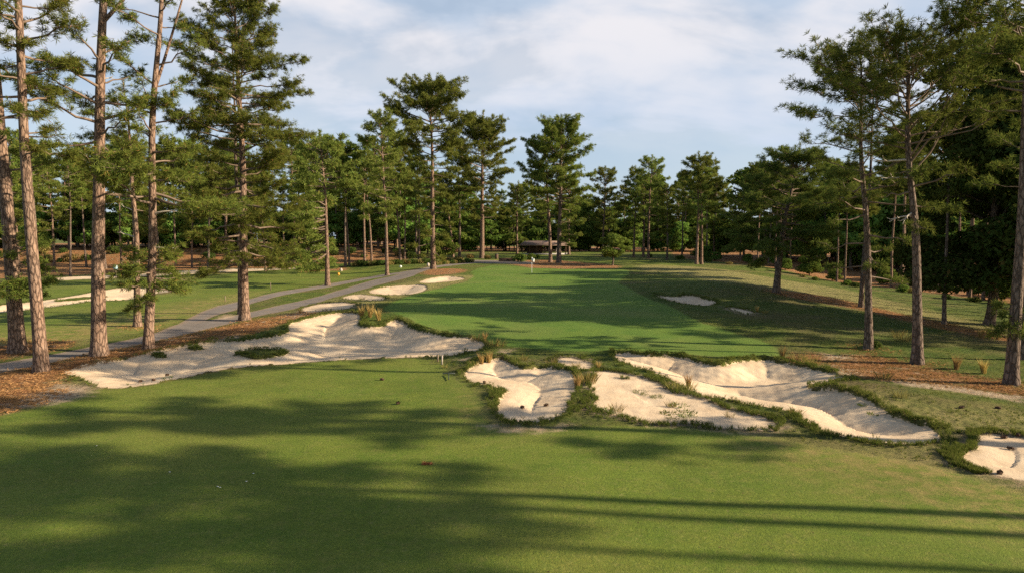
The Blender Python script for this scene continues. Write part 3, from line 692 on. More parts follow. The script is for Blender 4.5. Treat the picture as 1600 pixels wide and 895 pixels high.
# centre
for i in range(52):
    t = (i + .5) / 52; x = lerp(-30, 72, t) + rsb.uniform(-2, 2); y = 186 + rsb.uniform(0, 50)
    bg(P_(), x, y, rsb.uniform(.74, .98) * (.95 if x < 30 else 1.05), LPC, GPC)
for i in range(70):
    t = ((i * .618) % 1); x = lerp(-36, 72, t); y = 184 + (rsb.uniform(0, 6) if i % 2 else rsb.uniform(10, 60))
    bg(Hh(), x, y, rsb.uniform(.6, .95) if i % 2 else rsb.uniform(1.0, 1.5), LHL, GHL)
# right
edge = [(30, 150), (38, 128), (43, 108), (46, 90), (47, 74), (47, 60), (50, 48)]
for i in range(78):
    t = rsb.rand() * 5.95; k = int(t); ex, ey = lerp(np.array(edge[k]), np.array(edge[k + 1]), t - k); near = i % 3 > 0
    if near and (100 < ey < 114 or (ey < 100 and i % 4 == 0)): near = False
    if ey < 118: off = rsb.uniform(1, 6) if near else rsb.uniform(48, 76)
    else: off = rsb.uniform(1, 45)
    s = (rsb.uniform(.70, .88) if near else rsb.uniform(.72, .92)) * (1.12 if ey > 118 else 1)
    hi = near and ey < 125
    if hi: s = rsb.uniform(.72, .82) if ey < 95 else rsb.uniform(.62, .70)
    bg(protos[7] if hi else protos[[0, 2, 6, 4][rsb.randint(4)]] if near else P_(), ex + off + 1, ey + off * .35, s, LPR, GPR)
for i in range(76):
    t = ((i * .618) % 1) * 5.95; k = int(t); ex, ey = lerp(np.array(edge[k]), np.array(edge[k + 1]), t - k)
    if i % 4 == 1: bg(hprotos[2], ex + rsb.uniform(3, 9), ey, rsb.uniform(.25, .45), LHR, GHR)
    elif i % 4 == 3: pass
    else: off = rsb.uniform(46, 76) if ey < 118 else rsb.uniform(8, 40); bg(Hh(), ex + off, ey + off * .3, rsb.uniform(.9, 1.35), LHR, GHR)
for i in range(64):
    t = ((i * .618) % 1) * 5.2 + .7; k = int(t); ex, ey = lerp(np.array(edge[k]), np.array(edge[min(6, k + 1)]), t - k); off = rsb.uniform(50, 84)
    bg(Hh(), ex + off, ey + off * .35, rsb.uniform(1.0, 1.35), LHR, GHR)
for i, (u, d) in enumerate([(1352, 128), (1366, 140), (1378, 126), (1392, 136), (1404, 124), (1418, 132), (1432, 122), (1450, 130), (1300, 150), (1325, 140), (1468, 118), (1490, 126), (1385, 150), (1410, 150)]):
    bg(hprotos[i % 4], (u - CX) / F * d, d, [1.5, 1.2, 1.9, 1.1][i % 4], LHR, GHR)
# pines right of the view whose long shadows cross the near fairway
for j, (x, y, s, pk) in enumerate([(37, 16.5, .88, 2), (31, 12.3, 1.1, 6), (35, 10.0, 1.1, 6), (38, 8.35, 1.0, 7), (25.5, 17.85, 1.15, 6), (46, 40, .9, 1), (50, 34, .9, 3), (38, 46, .8, 5), (60, 44, 1, 0), (52, 43.5, .95, 1)]):
    bg(protos[pk], x, y, s, 'tall pine beyond the right edge whose shadow falls on the near fairway', 'pines beyond the right edge')

# ------------------------------------------------------------------ rough grass, tufts, broom grass
def rough_grass():
    rs = np.random.RandomState(21); mb = MB(); n = 330000
    yy = 17 + (62 - 17) * rs.rand(n) ** 1.6; xx = rs.uniform(-.8, .85, n) * yy
    dz, sd, bid = bunker_eval(xx, yy); bk = LAST_BACK; fair = multi(FAIRW, xx, yy); gr = multi(GREENW, xx, yy); pa = multi(PATHW, xx, yy); st = multi(STRAWW, xx, yy); ex = multi(EXTRA_SAND, xx, yy)
    mown = np.minimum(np.minimum(fair, gr), pa)
    keep = (sd > .02) & (mown > .12) & (ex > 0) & (st > .2) & ((sd < .22 + .5 * np.clip(.5 + wavenoise(xx, yy, 2.4, 63), 0, 1)) | (rs.rand(n) < .07))
    cl = wavenoise(xx, yy, 1.6, 61) + wavenoise(xx, yy, .5, 62) * .8
    keep &= (cl > -.10) | ((sd < .3) & (cl > -.45))
    keep &= (bk > .4) | (rs.rand(n) < .30) | (np.abs(cl) < .08)
    xx, yy, sd, cl, dz = xx[keep], yy[keep], sd[keep], cl[keep], dz[keep]
    z = H0(xx, yy) + dz; P = np.stack([xx, yy, z], 1); D = np.tile([0, 0, 1.], (len(P), 1))
    near = (sd < .5)
    for m, ln in ((near, .19), (~near, .11)):
        blades(mb, P[m], D[m], rs, 9, ln, .011, .62, .35)
    o = mb.build('rough_grass', M_rough); o['kind'] = 'stuff'; tag(o, 'shaggy dark green rough grass around the bunker rims', 'grass'); return len(P)
print('rough clumps', rough_grass())

def straw_litter():
    rs = np.random.RandomState(33); mb = MB(); n = 150000
    yy = 22 + 38 * rs.rand(n) ** 1.4; xx = rs.uniform(-.85, .95, n) * yy
    st = multi(STRAWW, xx, yy); dz, sd, _ = bunker_eval(xx, yy); pa = multi(PATHW, xx, yy)
    near_trunk = np.zeros(n, bool)
    for (u, v) in [(28,550),(65,580),(155,555),(215,510),(232,548),(382,500),(1357,545),(1433,568),(1475,506),(1580,600),(1213,457)]:
        tx, ty = ground_at(u, v); near_trunk |= np.hypot(xx - tx, yy - ty) < 1.6 * rs.rand(n) ** .5
    keep = ((st < .7 * (rs.rand(n) - .4)) | near_trunk) & (sd > -.3) & (pa > -.35) & ((wavenoise(xx, yy, 1.4, 71) > -.25) | near_trunk)
    xx, yy, dz = xx[keep], yy[keep], dz[keep]; a = rs.rand(len(xx)) * 6.28
    blades(mb, np.stack([xx, yy, H0(xx, yy) + dz + .015], 1), np.stack([np.cos(a), np.sin(a), 0 * a + .02], 1), rs, 4, .17, .012, .3, .02)
    o = mb.build('pine_straw', mat_leaf('fallen_needles', [c4(.30, .14, .055), c4(.40, .21, .095), c4(.52, .31, .16), c4(.16, .07, .035)], .25)); o['kind'] = 'stuff'; tag(o, 'loose rusty pine needles lying under the near pines', 'pine straw')
straw_litter()

def clump_mesh(seed, h, n, spread, w, green=False, lean=0):
    rs = np.random.RandomState(seed); mb = MB()
    a = rs.rand(n) * 6.28; q = np.sqrt(rs.rand(n)) * spread * .35; P = np.stack([q * np.cos(a), q * np.sin(a), -.03 + 0 * q], 1)
    d = unit(np.stack([np.cos(a) * spread * rs.rand(n) + lean, np.sin(a) * spread * rs.rand(n), np.ones(n)], 1)); L = h * rs.uniform(.45, 1.05, n)[:, None]
    sd_ = unit(np.cross(d, unit(rs.normal(size=(n, 3))))) * w / 2; m = P + d * L * .55; tip = P + d * L + np.stack([np.cos(a), np.sin(a), -.3 + 0 * a], 1) * L * .12
    V = np.stack([P - sd_ * .6, P + sd_ * .6, m + sd_, tip, m - sd_], 1).reshape(-1, 3); i = np.arange(n)[:, None] * 5
    mb.add(V, np.concatenate([i + [0, 1, 2], i + [0, 2, 4], i + [4, 2, 3]], 1).reshape(-1, 3)); return mb
clumps = {}
def k_is_tuft(k): return k.startswith('tuft')
def put_clump(px, kind, s, label, group):
    if kind not in clumps:
        k, v = kind.split('|'); v = int(v)
        if k == 'tall': mb, m = clump_mesh(v, 1.0, 110, .30, .022, lean=.12 * (v % 3 - 1)), M_dryg
        elif k == 'wisp': mb, m = clump_mesh(v, .55, 70, .75, .016), M_stalk
        else: mb, m = clump_mesh(v, .15, 90, .8, .02), M_rough
        clumps[kind] = new_mesh('grass_clump', np.concatenate(mb.V), np.concatenate(mb.F), m)
    x, y = ground_at(*px); o = link('grass_clump', clumps[kind]); o.location = (x, y, gz(x, y) - .01); o.rotation_euler = (0, 0, rsb.rand() * .8 if kind[0] == 't' else rsb.rand() * 6.28); s = s * (.62 if k_is_tuft(kind) else .85 if kind[0] == 'w' else 1); o.scale = (s, s, s)
    tag(o, label, 'grass clump', group)
G1 = 'clumps of dry grass in the rough'
for px, k, s, l in [
 ((1222,562),'tall|1',.75,'bright straw coloured upright grass clump at the right end of the green front'),
 ((1494,577),'tall|2',.8,'upright golden grass clump in the straw right of the thick pine'),
 ((1537,583),'tall|3',.8,'leaning golden grass clump nearest the black trunk on the right'),
 ((1412,532),'wisp|1',1.6,'tall wispy dry grass left of the thick pine trunk in the shade'),
 ((1402,526),'wisp|2',1.3,'shorter wispy dry grass beside the tall wispy one in the right shade'),
 ((1532,527),'tall|1',.8,'distant upright dry clump left of the other two in the right shade'),
 ((1545,528),'tall|2',.75,'distant upright dry clump in the middle of three in the right shade'),
 ((1559,530),'tall|3',.7,'distant upright dry clump right of the other two in the right shade'),
 ((1380,592),'wisp|3',1.2,'pale fine grass clump in the straw left below the thick pine'),
 ((1407,621),'wisp|1',.9,'brown wispy clump on the dark bank above the right bunker end'),
 ((1250,566),'wisp|2',1.5,'reddish bushy dry clump right of the green front corner'),
 ((1268,570),'wisp|3',1.3,'grey brown bushy clump farther right of the green front corner'),
 ((565,497),'tall|1',.85,'tawny grass clump crowning the nose of the big left bunker, left one'),
 ((578,497),'tall|2',1.0,'tallest tawny grass clump crowning the nose of the big left bunker'),
 ((592,501),'tall|3',.9,'tawny grass clump crowning the nose of the big left bunker, right one'),
 ((745,533),'wisp|1',1.3,'dry wispy clump at the right tip of the big left bunker'),
 ((757,535),'tall|2',.6,'pinkish dry clump right behind the tip of the big left bunker'),
 ((768,541),'wisp|2',1.5,'bushy brown clump between the big left bunker and the rough hump'),
 ((783,541),'wisp|3',1.1,'low brown clump on the rough hump right of the big left bunker'),
 ((753,568),'tall|3',.65,'yellow green clump at the upper left rim of the kidney bunker'),
 ((764,566),'tall|1',.7,'golden clump at the top rim of the kidney bunker'),
 ((742,571),'wisp|1',.8,'small tan clump at the far left rim of the kidney bunker'),
 ((817,564),'wisp|2',.9,'tan clump behind the kidney bunker on the hump'),
 ((862,570),'wisp|3',1.0,'tan clump above the right shoulder of the kidney bunker'),
 ((902,607),'tall|1',.65,'thin golden clump on the right rim of the kidney bunker'),
 ((916,600),'wisp|1',1.4,'large golden clump between the kidney bunker and the weedy sand'),
 ((922,598),'wisp|2',1.2,'golden clump touching the left edge of the weedy sand'),
 ((934,578),'tall|2',.5,'slim clump at the top left corner of the weedy sand'),
 ((900,574),'wisp|3',.8,'clump on the small sand scrape'),
 ((963,613),'tuft|1',.001,''),
 ((1055,610),'wisp|1',1.1,'golden clump on the grass strip beside the weedy sand, left one'),
 ((1075,609),'wisp|2',1.0,'golden clump on the grass strip beside the weedy sand, right one'),
 ((1076,603),'tall|3',.6,'thin upright stalks at the rim of the long right bunker'),
 ((1107,622),'wisp|3',.6,'small green clump at the lower rim of the long right bunker'),
 ((963,643),'wisp|1',.9,'green and tan clump at the lower left of the weedy sand'),
 ((949,642),'tuft|2',2.2,'flat green tuft at the lower left corner of the weedy sand'),
 ((1000,611),'tuft|3',1.6,'green tuft in the upper middle of the weedy sand'),
 ((1006,615),'tuft|1',1.0,'little green tuft just below the upper middle one on the weedy sand'),
 ((1027,619),'tuft|2',1.6,'green tuft right of the middle on the weedy sand'),
 ((1048,633),'wisp|2',.7,'tan tuft left of a pair on the right of the weedy sand'),
 ((1061,632),'tuft|3',1.9,'green tuft right of a pair on the right of the weedy sand'),
 ((1073,643),'tuft|1',2.0,'green tuft farthest right in the row on the weedy sand'),
 ((1075,650),'tuft|2',1.8,'green tuft just in front of the farthest right one on the weedy sand'),
 ((1045,645),'tuft|3',1.7,'green tuft in the lower middle of the weedy sand'),
 ((1050,654),'tuft|1',1.3,'green tuft nearest the fairway on the weedy sand'),
 ((1140,651),'wisp|3',.6,'small brown clump near the lower tip of the weedy sand'),
 ((1243,648),'wisp|1',.8,'dry stalks where the grass strip meets the long right bunker'),
 ((1350,631),'tuft|2',1.2,'brown tuft on the inner back slope of the right bunker'),
 ((1366,645),'tuft|3',1.2,'brown tuft lower on the inner back slope of the right bunker'),
 ((694,575),'wisp|2',.6,'small dark weed right of the two short posts'),
 ((469,489),'tall|3',.45,'tiny pale clump on the slope left of the narrow high sand scrape'),
 ((566,468),'wisp|1',.8,'green brown clump between the small bunkers left of the green'),
 ((340,553),'tuft|1',.001,''),
 ((396,546),'wisp|3',.8,'weedy clump on the grass island in the big left bunker'),
 ((1183,487),'tall|1',.55,'rusty upright clump beside the thin sand streak right of the green'),
 ((1195,489),'wisp|2',.8,'low dark clump beside the rusty upright one right of the green')]:
    if s > .01: put_clump(px, k, s, l, G1)

# ------------------------------------------------------------------ small things
M_white = mat_plain('white_paint', c4(.78, .78, .76), c4(.70, .70, .68), 5, .5, .05)
M_wood = mat_plain('weathered_post_wood', c4(.16, .12, .08), c4(.26, .2, .14), 9)
M_shingle = mat_plain('brown_shingles', c4(.22, .15, .12), c4(.32, .22, .17), 12)
M_brown = mat_plain('brown_timber', c4(.09, .055, .035), c4(.15, .09, .06), 8)
M_red = mat_plain('reddish_fascia', c4(.30, .13, .09), c4(.24, .10, .07), 5)
M_stone = mat_plain('grey_stone', c4(.36, .30, .25), c4(.48, .41, .35), 5)
M_metal = mat_plain('dark_rake_metal', c4(.03, .04, .035), c4(.05, .06, .05), 8, .5)
M_blue = mat_plain('pale_blue_plastic', c4(.28, .40, .46), c4(.33, .45, .50), 4, .5)
M_orange = mat_plain('orange_paint', c4(.75, .38, .06), c4(.68, .32, .05), 4, .5)
M_cone = mat_plain('pine_cone_scales', c4(.07, .04, .025), c4(.13, .08, .05), 20)
M_conc = mat_plain('concrete_slab', c4(.38, .35, .32), c4(.46, .43, .39), 3)
M_deadleaf = mat_plain('dead_red_needles', c4(.34, .12, .05), c4(.42, .18, .08), 12)
def thing(name, px, label, cat, group=None, rz=0):
    x, y = ground_at(*px); r = tree_root(name, x, y, gz(x, y), label, cat, group); r.rotation_euler = (0, 0, rz); return r, y / F
# flag
r, s = thing('flagstick', (831,426), 'thin white flagstick with a small white flag standing in the green', 'flag')
m = MB(); m.tube([(0, 0, -.1), (0, 0, 2.15)], [.022, .018], 8, True); m.build('pole', M_white, r, True)
m = MB(); n = 9; V = []; Fc = []
for i in range(n):
    for j in range(6):
        for k in (0, 1): V.append((.012 + i * .045, .05 * math.sin(i * .9 + j * .25) + (.006 if k else -.006), 2.12 - j * .09 - i * .03))
for i in range(n - 1):
    for j in range(5):
        for k in (0, 1):
            a = (i * 6 + j) * 2 + k; b = a + 12; Fc += [(a, b, b + 2), (a, b + 2, a + 2)]
m.add(V, Fc); m.build('flag_cloth', M_white, r, True)
m = MB(); m.tube([(0, 0, -.02), (0, 0, .012)], [.054, .054], 12, True); m.build('cup_rim', M_white, r)
# posts
for px, h, lab, mt in [((684,565), .36, 'short dark wooden post, left of the pair at the bunker tip', M_wood), ((690.5,569), .42, 'short grey wooden post, right of the pair at the bunker tip', M_stone)]:
    x, y = ground_at(*px); m = MB(); m.box((0, 0, h / 2 - .05), (.07, .07, h + .1), 0, .92, .012); o = m.build('marker_post', mt); o.location = (x, y, gz(x, y)); o.rotation_euler = (.05, .04, .3); tag(o, lab, 'post', 'short posts at the bunker tip')
for px, h, lab in [((423,454), .9, 'thin stake on the left fairway beyond the upper path branch'), ((352,471), .5, 'short pale stake beside the upper path branch'), ((463,421), 1.0, 'dark stake near the mulch bed at the far left lawn')]:
    x, y = ground_at(*px); m = MB(); m.box((0, 0, h / 2 - .05), (.07, .07, h + .1), 0, .8, .01); o = m.build('stake', M_wood); o.location = (x, y, gz(x, y)); tag(o, lab, 'stake', 'stakes beside the left fairway')
# rake
r, s = thing('bunker_rake', (701,588), 'dark bunker rake lying on the grass left of the kidney bunker', 'rake', rz=.05)
m = MB(); m.tube([(-.27, .18, .07), (0, .18, .075), (.27, .18, .07)], [.028] * 3, 8, True); m.build('rake_head', M_metal, r)
m = MB()
for i in range(13): m.box((-.25 + i * .0417, .18, .02), (.012, .012, .10), 0, .6)
m.build('teeth', M_metal, r)
m = MB(); m.tube([(0, .18, .085), (.02, -.4, .06), (.05, -1.0, .035)], [.018, .017, .017], 8, True); m.build('handle', M_metal, r)
# shelter
r, s = thing('shelter', (850,398), 'low brown roofed open timber shelter behind the paired pines', 'shelter', rz=-.10)
W = 72 * s; Hp = 12.5 * s
m = MB(); m.box((0, 2, .05), (W + .4, 5.4, .4)); m.build('floor_slab', M_conc, r)
for i in range(7):
    for yy in (-.5, 4.5):
        m = MB(); m.box((-W / 2 + .4 + i * (W - .8) / 6, yy, Hp / 2 + .2), (.18, .18, Hp), 0, 1, .02); m.build('post', M_brown, r)
m = MB(); hw = W / 2 + .4; y0, y1 = -1.2, 5.2; rh = 1.15; zb = Hp + .2
V = [(-hw, y0, zb), (hw, y0, zb), (hw, y1, zb), (-hw, y1, zb), (-hw + 1.2, 2, zb + rh), (hw - .5, 2, zb + rh), (-hw, y0, zb + .16), (hw, y0, zb + .16), (hw, y1, zb + .16), (-hw, y1, zb + .16)]
m.add(V, [(0, 1, 7), (0, 7, 6), (1, 2, 8), (1, 8, 7), (2, 3, 9), (2, 9, 8), (3, 0, 6), (3, 6, 9), (6, 7, 5), (6, 5, 4), (7, 8, 5), (8, 9, 4), (8, 4, 5), (9, 6, 4), (0, 2, 1), (0, 3, 2)]); m.build('roof', M_shingle, r)
m = MB(); m.box((-W * .22, 3.0, Hp * .5 + .2), (W * .34, 1.8, Hp - .05)); m.build('storage_wall', M_brown, r)
m = MB(); m.tube([(hw + .05, y0 - .02, zb + .05), (hw - .42, 2, zb + rh + .05), (hw + .05, y1, zb + .05)], [.12] * 3, 4); m.build('fascia', M_red, r)
for xx in (W * .1, W * .3):
    m = MB(); m.box((xx, 1.6, .68), (1.8, .4, .08)); m.box((xx - .7, 1.6, .44), (.1, .35, .4)); m.box((xx + .7, 1.6, .44), (.1, .35, .4)); m.build('bench', M_wood, r)
m = MB(); m.box((W * .28, 3.9, .9), (.7, .7, 1.3), 0, 1, .05); m.build('water_cabinet', M_white, r)
# bin, timber wall, stone
r, s = thing('litter_bin', (776,405), 'dark round litter bin by the path end', 'bin')
m = MB(); m.tube([(0, 0, -.05), (0, 0, .1), (0, 0, .95)], [.30, .33, .35], 16, True); m.build('drum', M_brown, r, True)
m = MB(); m.tube([(0, 0, .951), (0, 0, 1.02), (0, 0, 1.12)], [.37, .36, .14], 16, True); m.build('lid', M_metal, r, True)
r, s = thing('timber_wall', (792,408.5), 'low dark timber sleeper wall in the straw beside the litter bin', 'timber wall')
for k in range(3):
    m = MB(); m.box((.04 * (k % 2), .03 * k, .11 + .2 * k), (3.2 - .05 * k, .24, .19), 0, 1, .02); m.build('sleeper', M_brown, r)
for k, (px, sc, lab) in enumerate([((669,416), .3, 'upright pale stone left of the tallest central pine'), ((533,424), .28, 'small pale stone by the mulch bed on the far left lawn')]):
    x, y = ground_at(*px); rs = np.random.RandomState(k + 60); m = MB(); a = np.linspace(0, PI, 9); pts = []; 
    m.tube(np.stack([.03 * np.sin(a * 3) * sc, .04 * np.cos(a * 2) * sc, -np.cos(a) * sc * 1.1 + sc * .8], 1), np.maximum(np.sin(a), .02) * sc * (.75 + .25 * rs.rand(9)), 9, True)
    o = m.build('boulder', M_stone, None, True); o.location = (x, y, gz(x, y)); tag(o, lab, 'boulder')
# tee markers, blue box
for px, mt, lab in [((529,431), M_orange, 'small orange ball shaped tee marker on the left lawn'), ((626,419), M_white, 'small white ball shaped tee marker near the join of the path')]:
    x, y = ground_at(*px); m = MB(); a = np.linspace(0, PI, 9); m.tube(np.stack([0 * a, 0 * a, -np.cos(a) * .2 + .26], 1), np.maximum(np.sin(a) * .2, .004), 14); m.tube([(0, 0, -.05), (0, 0, .1)], [.03, .03], 8)
    o = m.build('tee_marker', mt, None, True); o.location = (x, y, gz(x, y)); tag(o, lab, 'tee marker')
r, s = thing('water_cooler', (181,428), 'pale blue drinking water box on a post before the orange straw bank', 'water cooler')
m = MB(); m.box((0, 0, .3), (.2, .2, .7)); m.build('stand', M_wood, r)
m = MB(); m.box((0, 0, .95), (.55, .5, .6), 0, .95, .08); m.build('tank', M_blue, r)
m = MB(); m.box((0, 0, 1.28), (.58, .53, .06), 0, .95, .08); m.build('lid', M_white, r)
# shrubs
shr = []
for i in range(3):
    rs = np.random.RandomState(300 + i); m = MB(); bl = [(rs.uniform(-.7, .7), rs.uniform(-.4, .4), rs.uniform(.3, .7), .55, .5, .4) for _ in range(9)]
    leaf_cloud(m, rs, bl, 900, .10); shr.append(new_mesh('shrub', np.concatenate(m.V), np.concatenate(m.F), [M_leaf, M_leafd, M_stalk][i]))
def put_shrub(px, k, s, lab, grp):
    x, y = ground_at(*px); o = link('shrub', shr[k]); o.location = (x, y, gz(x, y) - .1); o.rotation_euler = (0, 0, rsb.rand() * 6.28); o.scale = (s, s, s); tag(o, lab, 'shrub', grp)
for px, k, s, lab in [((812,409),0,1.7,'larger round green shrub right of the timber wall'), ((830,406),0,1.4,'smaller green shrub right of the larger one, behind the flag'), ((838,404),0,1.0,'smallest green shrub at the right end of the row behind the flag'),
  ((1362,543),1,.5,'small dark bush at the foot of the dark trunked right pine'), ((735,404),2,1.1,'dry tan shrub at the foot of the round topped pine, left side'), ((762,405),2,1.0,'dry tan shrub at the foot of the round topped pine, right side'),
  ((700,411),2,1.3,'tan border shrub just right of the tallest central pine'), ((716,409),2,1.2,'tan border shrub between the tallest pine and the round topped pine')]:
    put_shrub(px, k, s, lab, 'shrubs by the far end of the path')
for i in range(15):
    put_shrub((557 + i * 8.4, 415.5 - i * .28), 1 if i % 3 else 2, rsb.uniform(.8, 1.1), 'low dark shrub in the hedge line beyond the path join', 'low hedge line shrubs')
for i in range(9):
    put_shrub((684 + i * 6.5, 413.5 - i * .45), 1 if i % 2 else 2, rsb.uniform(.7, .95), 'low dark shrub along the path right of the tallest pine', 'low path side shrubs')
for i in range(18):
    t = (i + rsb.rand()) / 18; k = min(5, int(t * 6)); ex, ey = lerp(np.array(edge[k]), np.array(edge[k + 1]), t * 6 - k)
    o = link('shrub', shr[rsb.randint(3)]); x, y = ex - rsb.uniform(-1, 2), ey; o.location = (x, y, gz(x, y) - .1); s_ = rsb.uniform(.5, 1.1); o.scale = (s_, s_, s_); o.rotation_euler = (0, 0, rsb.rand() * 6)
    tag(o, 'scrubby undergrowth bush at the edge of the right wood', 'shrub', 'scrub along the right wood edge')
for i in range(44):
    x = lerp(-120, -20, (i + rsb.rand()) / 44); y = rsb.uniform(141, 153); o = link('shrub', shr[rsb.choice([0, 1, 1, 2])]); o.location = (x, y, gz(x, y) - .1); s_ = rsb.uniform(.5, 1.8); o.scale = (s_, s_, s_ * 1.1); o.rotation_euler = (0, 0, rsb.rand() * 6)
    tag(o, 'scrub bush on the orange straw bank beyond the left fairway', 'shrub', 'scrub on the left straw bank')
# pine cones and litter
def cone_mesh():
    m = MB(); rs = np.random.RandomState(5)
    a = np.linspace(0, PI, 8); m.tube(np.stack([-np.cos(a) * .075, 0 * a, .04 + 0 * a], 1), np.maximum(np.sin(a) ** .7 * .034, .004), 8)
    for i in range(60):
        t = rs.uniform(-.85, .85); b = i * 2.4; c = np.array([t * .07, math.cos(b) * .034, .04 + math.sin(b) * .034]); o = np.array([.35, math.cos(b), math.sin(b)]); sd_ = np.array([0, -math.sin(b), math.cos(b)]) * .014
        m.add([c - sd_, c + sd_, c + o * .02], [(0, 1, 2)])
    return new_mesh('pine_cone', np.concatenate(m.V), np.concatenate(m.F), M_cone)
cm = cone_mesh()
for i, (px, lab) in enumerate([((1568,685), 'pine cone on the right sand corner nearest the grass'), ((1590,683), 'pine cone at the frame edge of the right sand corner'), ((1579,700), 'large dark pine cone in the middle of the right sand corner'),
  ((1562,741), 'pine cone lowest on the right sand corner'), ((1559,639), 'pine cone on the grass below the right straw'), ((1502,638), 'left pine cone of a pair on the grass below the right straw'), ((219,589), 'pine cone on the left part of the big bunker'),
  ((240,593), 'pine cone near the fairway side of the big bunker left part'), ((261,575), 'pine cone high on the left part of the big bunker'), ((816,634), 'pine cone left of two in the kidney bunker'), ((853,632), 'pine cone right of two in the kidney bunker'),
  ((757,599), 'pine cone at the left mouth of the kidney bunker'), ((597,594), 'lone pine cone on the upper near fairway'), ((622,631), 'pine cone on the fairway below the lone upper one')]):
    x, y = ground_at(*px); o = link('pine_cone', cm); o.location = (x, y, gz(x, y)); o.rotation_euler = (0, 0, i * 1.3); o.scale = (1.3,) * 3; tag(o, lab, 'pine cone', 'pine cones on sand and grass')
x, y = ground_at(665, 725.5); m = MB(); rs = np.random.RandomState(8); blades(m, np.stack([rs.uniform(-.12, .12, 60), rs.uniform(-.05, .05, 60), np.full(60, .01)], 1), np.tile([1., 0, 0], (60, 1)), rs, 3, .12, .012, .8, .1)
o = m.build('needle_sprig', M_deadleaf); o.location = (x, y, gz(x, y)); tag(o, 'small rusty dead needle sprig on the middle of the near fairway', 'pine sprig')
for i, px in enumerate([(340,761), (344,762), (385,753), (396,740), (151,697), (265,738)]):
    x, y = ground_at(*px); m = MB(); rs = np.random.RandomState(80 + i); a = np.arange(7) / 7 * 6.28; q = rs.uniform(.6, 1, 7) * .022
    V = [(0, 0, .022)] + [(q[k] * math.cos(a[k]) * 1.4, q[k] * math.sin(a[k]), .012 + .01 * (k % 2)) for k in range(7)] + [(0, 0, .004)]
    m.add(V, [(0, k + 1, (k + 1) % 7 + 1) for k in range(7)] + [(8, (k + 1) % 7 + 1, k + 1) for k in range(7)]); o = m.build('fallen_petal', M_white); o.location = (x, y, gz(x, y)); tag(o, 'tiny white fleck lying on the left of the near fairway', 'petal', 'white flecks on the near fairway')

# ------------------------------------------------------------------ light and sky
SUN_AZ = math.atan2(-.12, 1.0); SUN_EL = R(22)
sun_d = bpy.data.lights.new('sun', 'SUN'); sun = bpy.data.objects.new('sun', sun_d); C.objects.link(sun)
sun_d.energy = 5.0; sun_d.angle = R(.6); sun_d.color = (1.0, .83, .60)
sv = Vector((math.cos(SUN_AZ) * math.cos(SUN_EL), math.sin(SUN_AZ) * math.cos(SUN_EL), math.sin(SUN_EL)))
sun.rotation_euler = sv.to_track_quat('Z', 'Y').to_euler(); sun.location = (60, 0, 60)
w = bpy.data.worlds.new('World'); scene.world = w; w.use_nodes = True; nt = w.node_tree; nt.nodes.clear()
def N(ty, **kw):
    nd = nt.nodes.new(ty)
    for k, v in kw.items(): setattr(nd, k, v)
    return nd
L_ = nt.links.new
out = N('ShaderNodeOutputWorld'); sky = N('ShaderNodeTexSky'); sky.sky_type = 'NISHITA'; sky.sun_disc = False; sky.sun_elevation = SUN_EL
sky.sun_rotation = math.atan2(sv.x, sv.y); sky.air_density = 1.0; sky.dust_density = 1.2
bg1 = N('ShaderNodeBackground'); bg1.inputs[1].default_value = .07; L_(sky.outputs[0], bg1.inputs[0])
tc = N('ShaderNodeTexCoord'); sep = N('ShaderNodeSeparateXYZ'); L_(tc.outputs['Generated'], sep.inputs[0])
def M2(op, a, b, c=None):
    nd = N('ShaderNodeMath', operation=op)
    for i, v in enumerate((a, b, c)):
        if v is None: continue
        if isinstance(v, bpy.types.NodeSocket): L_(v, nd.inputs[i])
        else: nd.inputs[i].default_value = v
    return nd.outputs[0]
zc = M2('MAXIMUM', sep.outputs[2], 0.0); den = M2('ADD', zc, .45)
cx = M2('DIVIDE', sep.outputs[0], den); cy = M2('DIVIDE', sep.outputs[1], den)
comb = N('ShaderNodeCombineXYZ'); L_(cx, comb.inputs[0]); L_(cy, comb.inputs[1])
def cn(sc, det, rough, off, stretch=(1, 1, 1)):
    mp = N('ShaderNodeMapping'); mp.inputs['Location'].default_value = off; mp.inputs['Scale'].default_value = stretch; L_(comb.outputs[0], mp.inputs[0])
    nz = N('ShaderNodeTexNoise'); nz.inputs['Scale'].default_value = sc; nz.inputs['Detail'].default_value = det; nz.inputs['Roughness'].default_value = rough; nz.inputs['Distortion'].default_value = .3; L_(mp.outputs[0], nz.inputs['Vector']); return nz.outputs['Fac']
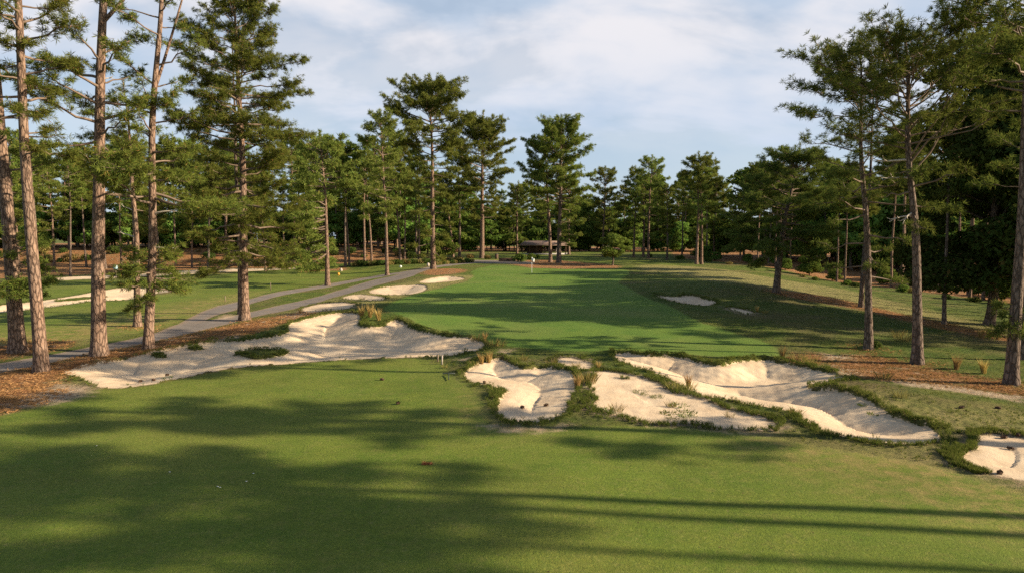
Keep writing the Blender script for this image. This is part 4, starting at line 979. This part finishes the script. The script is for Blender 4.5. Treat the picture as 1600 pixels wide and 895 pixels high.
def rg(v, a, b, c=0., d=1.):
    nd = N('ShaderNodeMapRange'); nd.interpolation_type = 'SMOOTHSTEP'; L_(v, nd.inputs[0])
    for i, q in enumerate((a, b, c, d)): nd.inputs[i + 1].default_value = q
    return nd.outputs[0]
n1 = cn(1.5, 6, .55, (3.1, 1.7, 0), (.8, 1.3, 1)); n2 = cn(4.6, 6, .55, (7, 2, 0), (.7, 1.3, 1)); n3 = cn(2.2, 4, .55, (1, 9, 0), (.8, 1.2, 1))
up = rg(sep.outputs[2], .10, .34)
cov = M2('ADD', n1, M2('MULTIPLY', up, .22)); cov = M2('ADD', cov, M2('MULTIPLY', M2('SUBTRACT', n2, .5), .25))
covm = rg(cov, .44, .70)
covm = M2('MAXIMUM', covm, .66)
low = M2('MULTIPLY', rg(sep.outputs[2], .40, .58, 1.0, .12), rg(sep.outputs[1], -.35, .15, .35, 1.0)); covm = M2('MULTIPLY', covm, low)  # clouds thinned overhead and behind the camera, out of view, to deepen ground shadows
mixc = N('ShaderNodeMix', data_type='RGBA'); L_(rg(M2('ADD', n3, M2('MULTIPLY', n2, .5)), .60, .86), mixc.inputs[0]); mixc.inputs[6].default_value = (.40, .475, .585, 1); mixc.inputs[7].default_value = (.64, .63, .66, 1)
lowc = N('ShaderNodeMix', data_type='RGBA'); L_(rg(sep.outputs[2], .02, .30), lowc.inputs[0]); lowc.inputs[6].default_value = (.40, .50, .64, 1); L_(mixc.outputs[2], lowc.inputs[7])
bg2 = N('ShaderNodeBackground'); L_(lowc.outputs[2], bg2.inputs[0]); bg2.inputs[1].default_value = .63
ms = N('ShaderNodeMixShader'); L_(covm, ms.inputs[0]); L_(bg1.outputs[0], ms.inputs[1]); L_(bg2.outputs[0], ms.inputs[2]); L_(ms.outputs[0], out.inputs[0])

scene.view_settings.view_transform = 'Standard'; scene.view_settings.look = 'None'; scene.view_settings.exposure = 1.1; scene.view_settings.gamma = 1; scene.view_settings.use_curve_mapping = False
scene.cycles.max_bounces = 5; scene.cycles.diffuse_bounces = 4; scene.cycles.glossy_bounces = 1; scene.cycles.transparent_max_bounces = 4; scene.cycles.transmission_bounces = 2
scene.cycles.use_denoising = False
scene.render.threads_mode = 'AUTO'
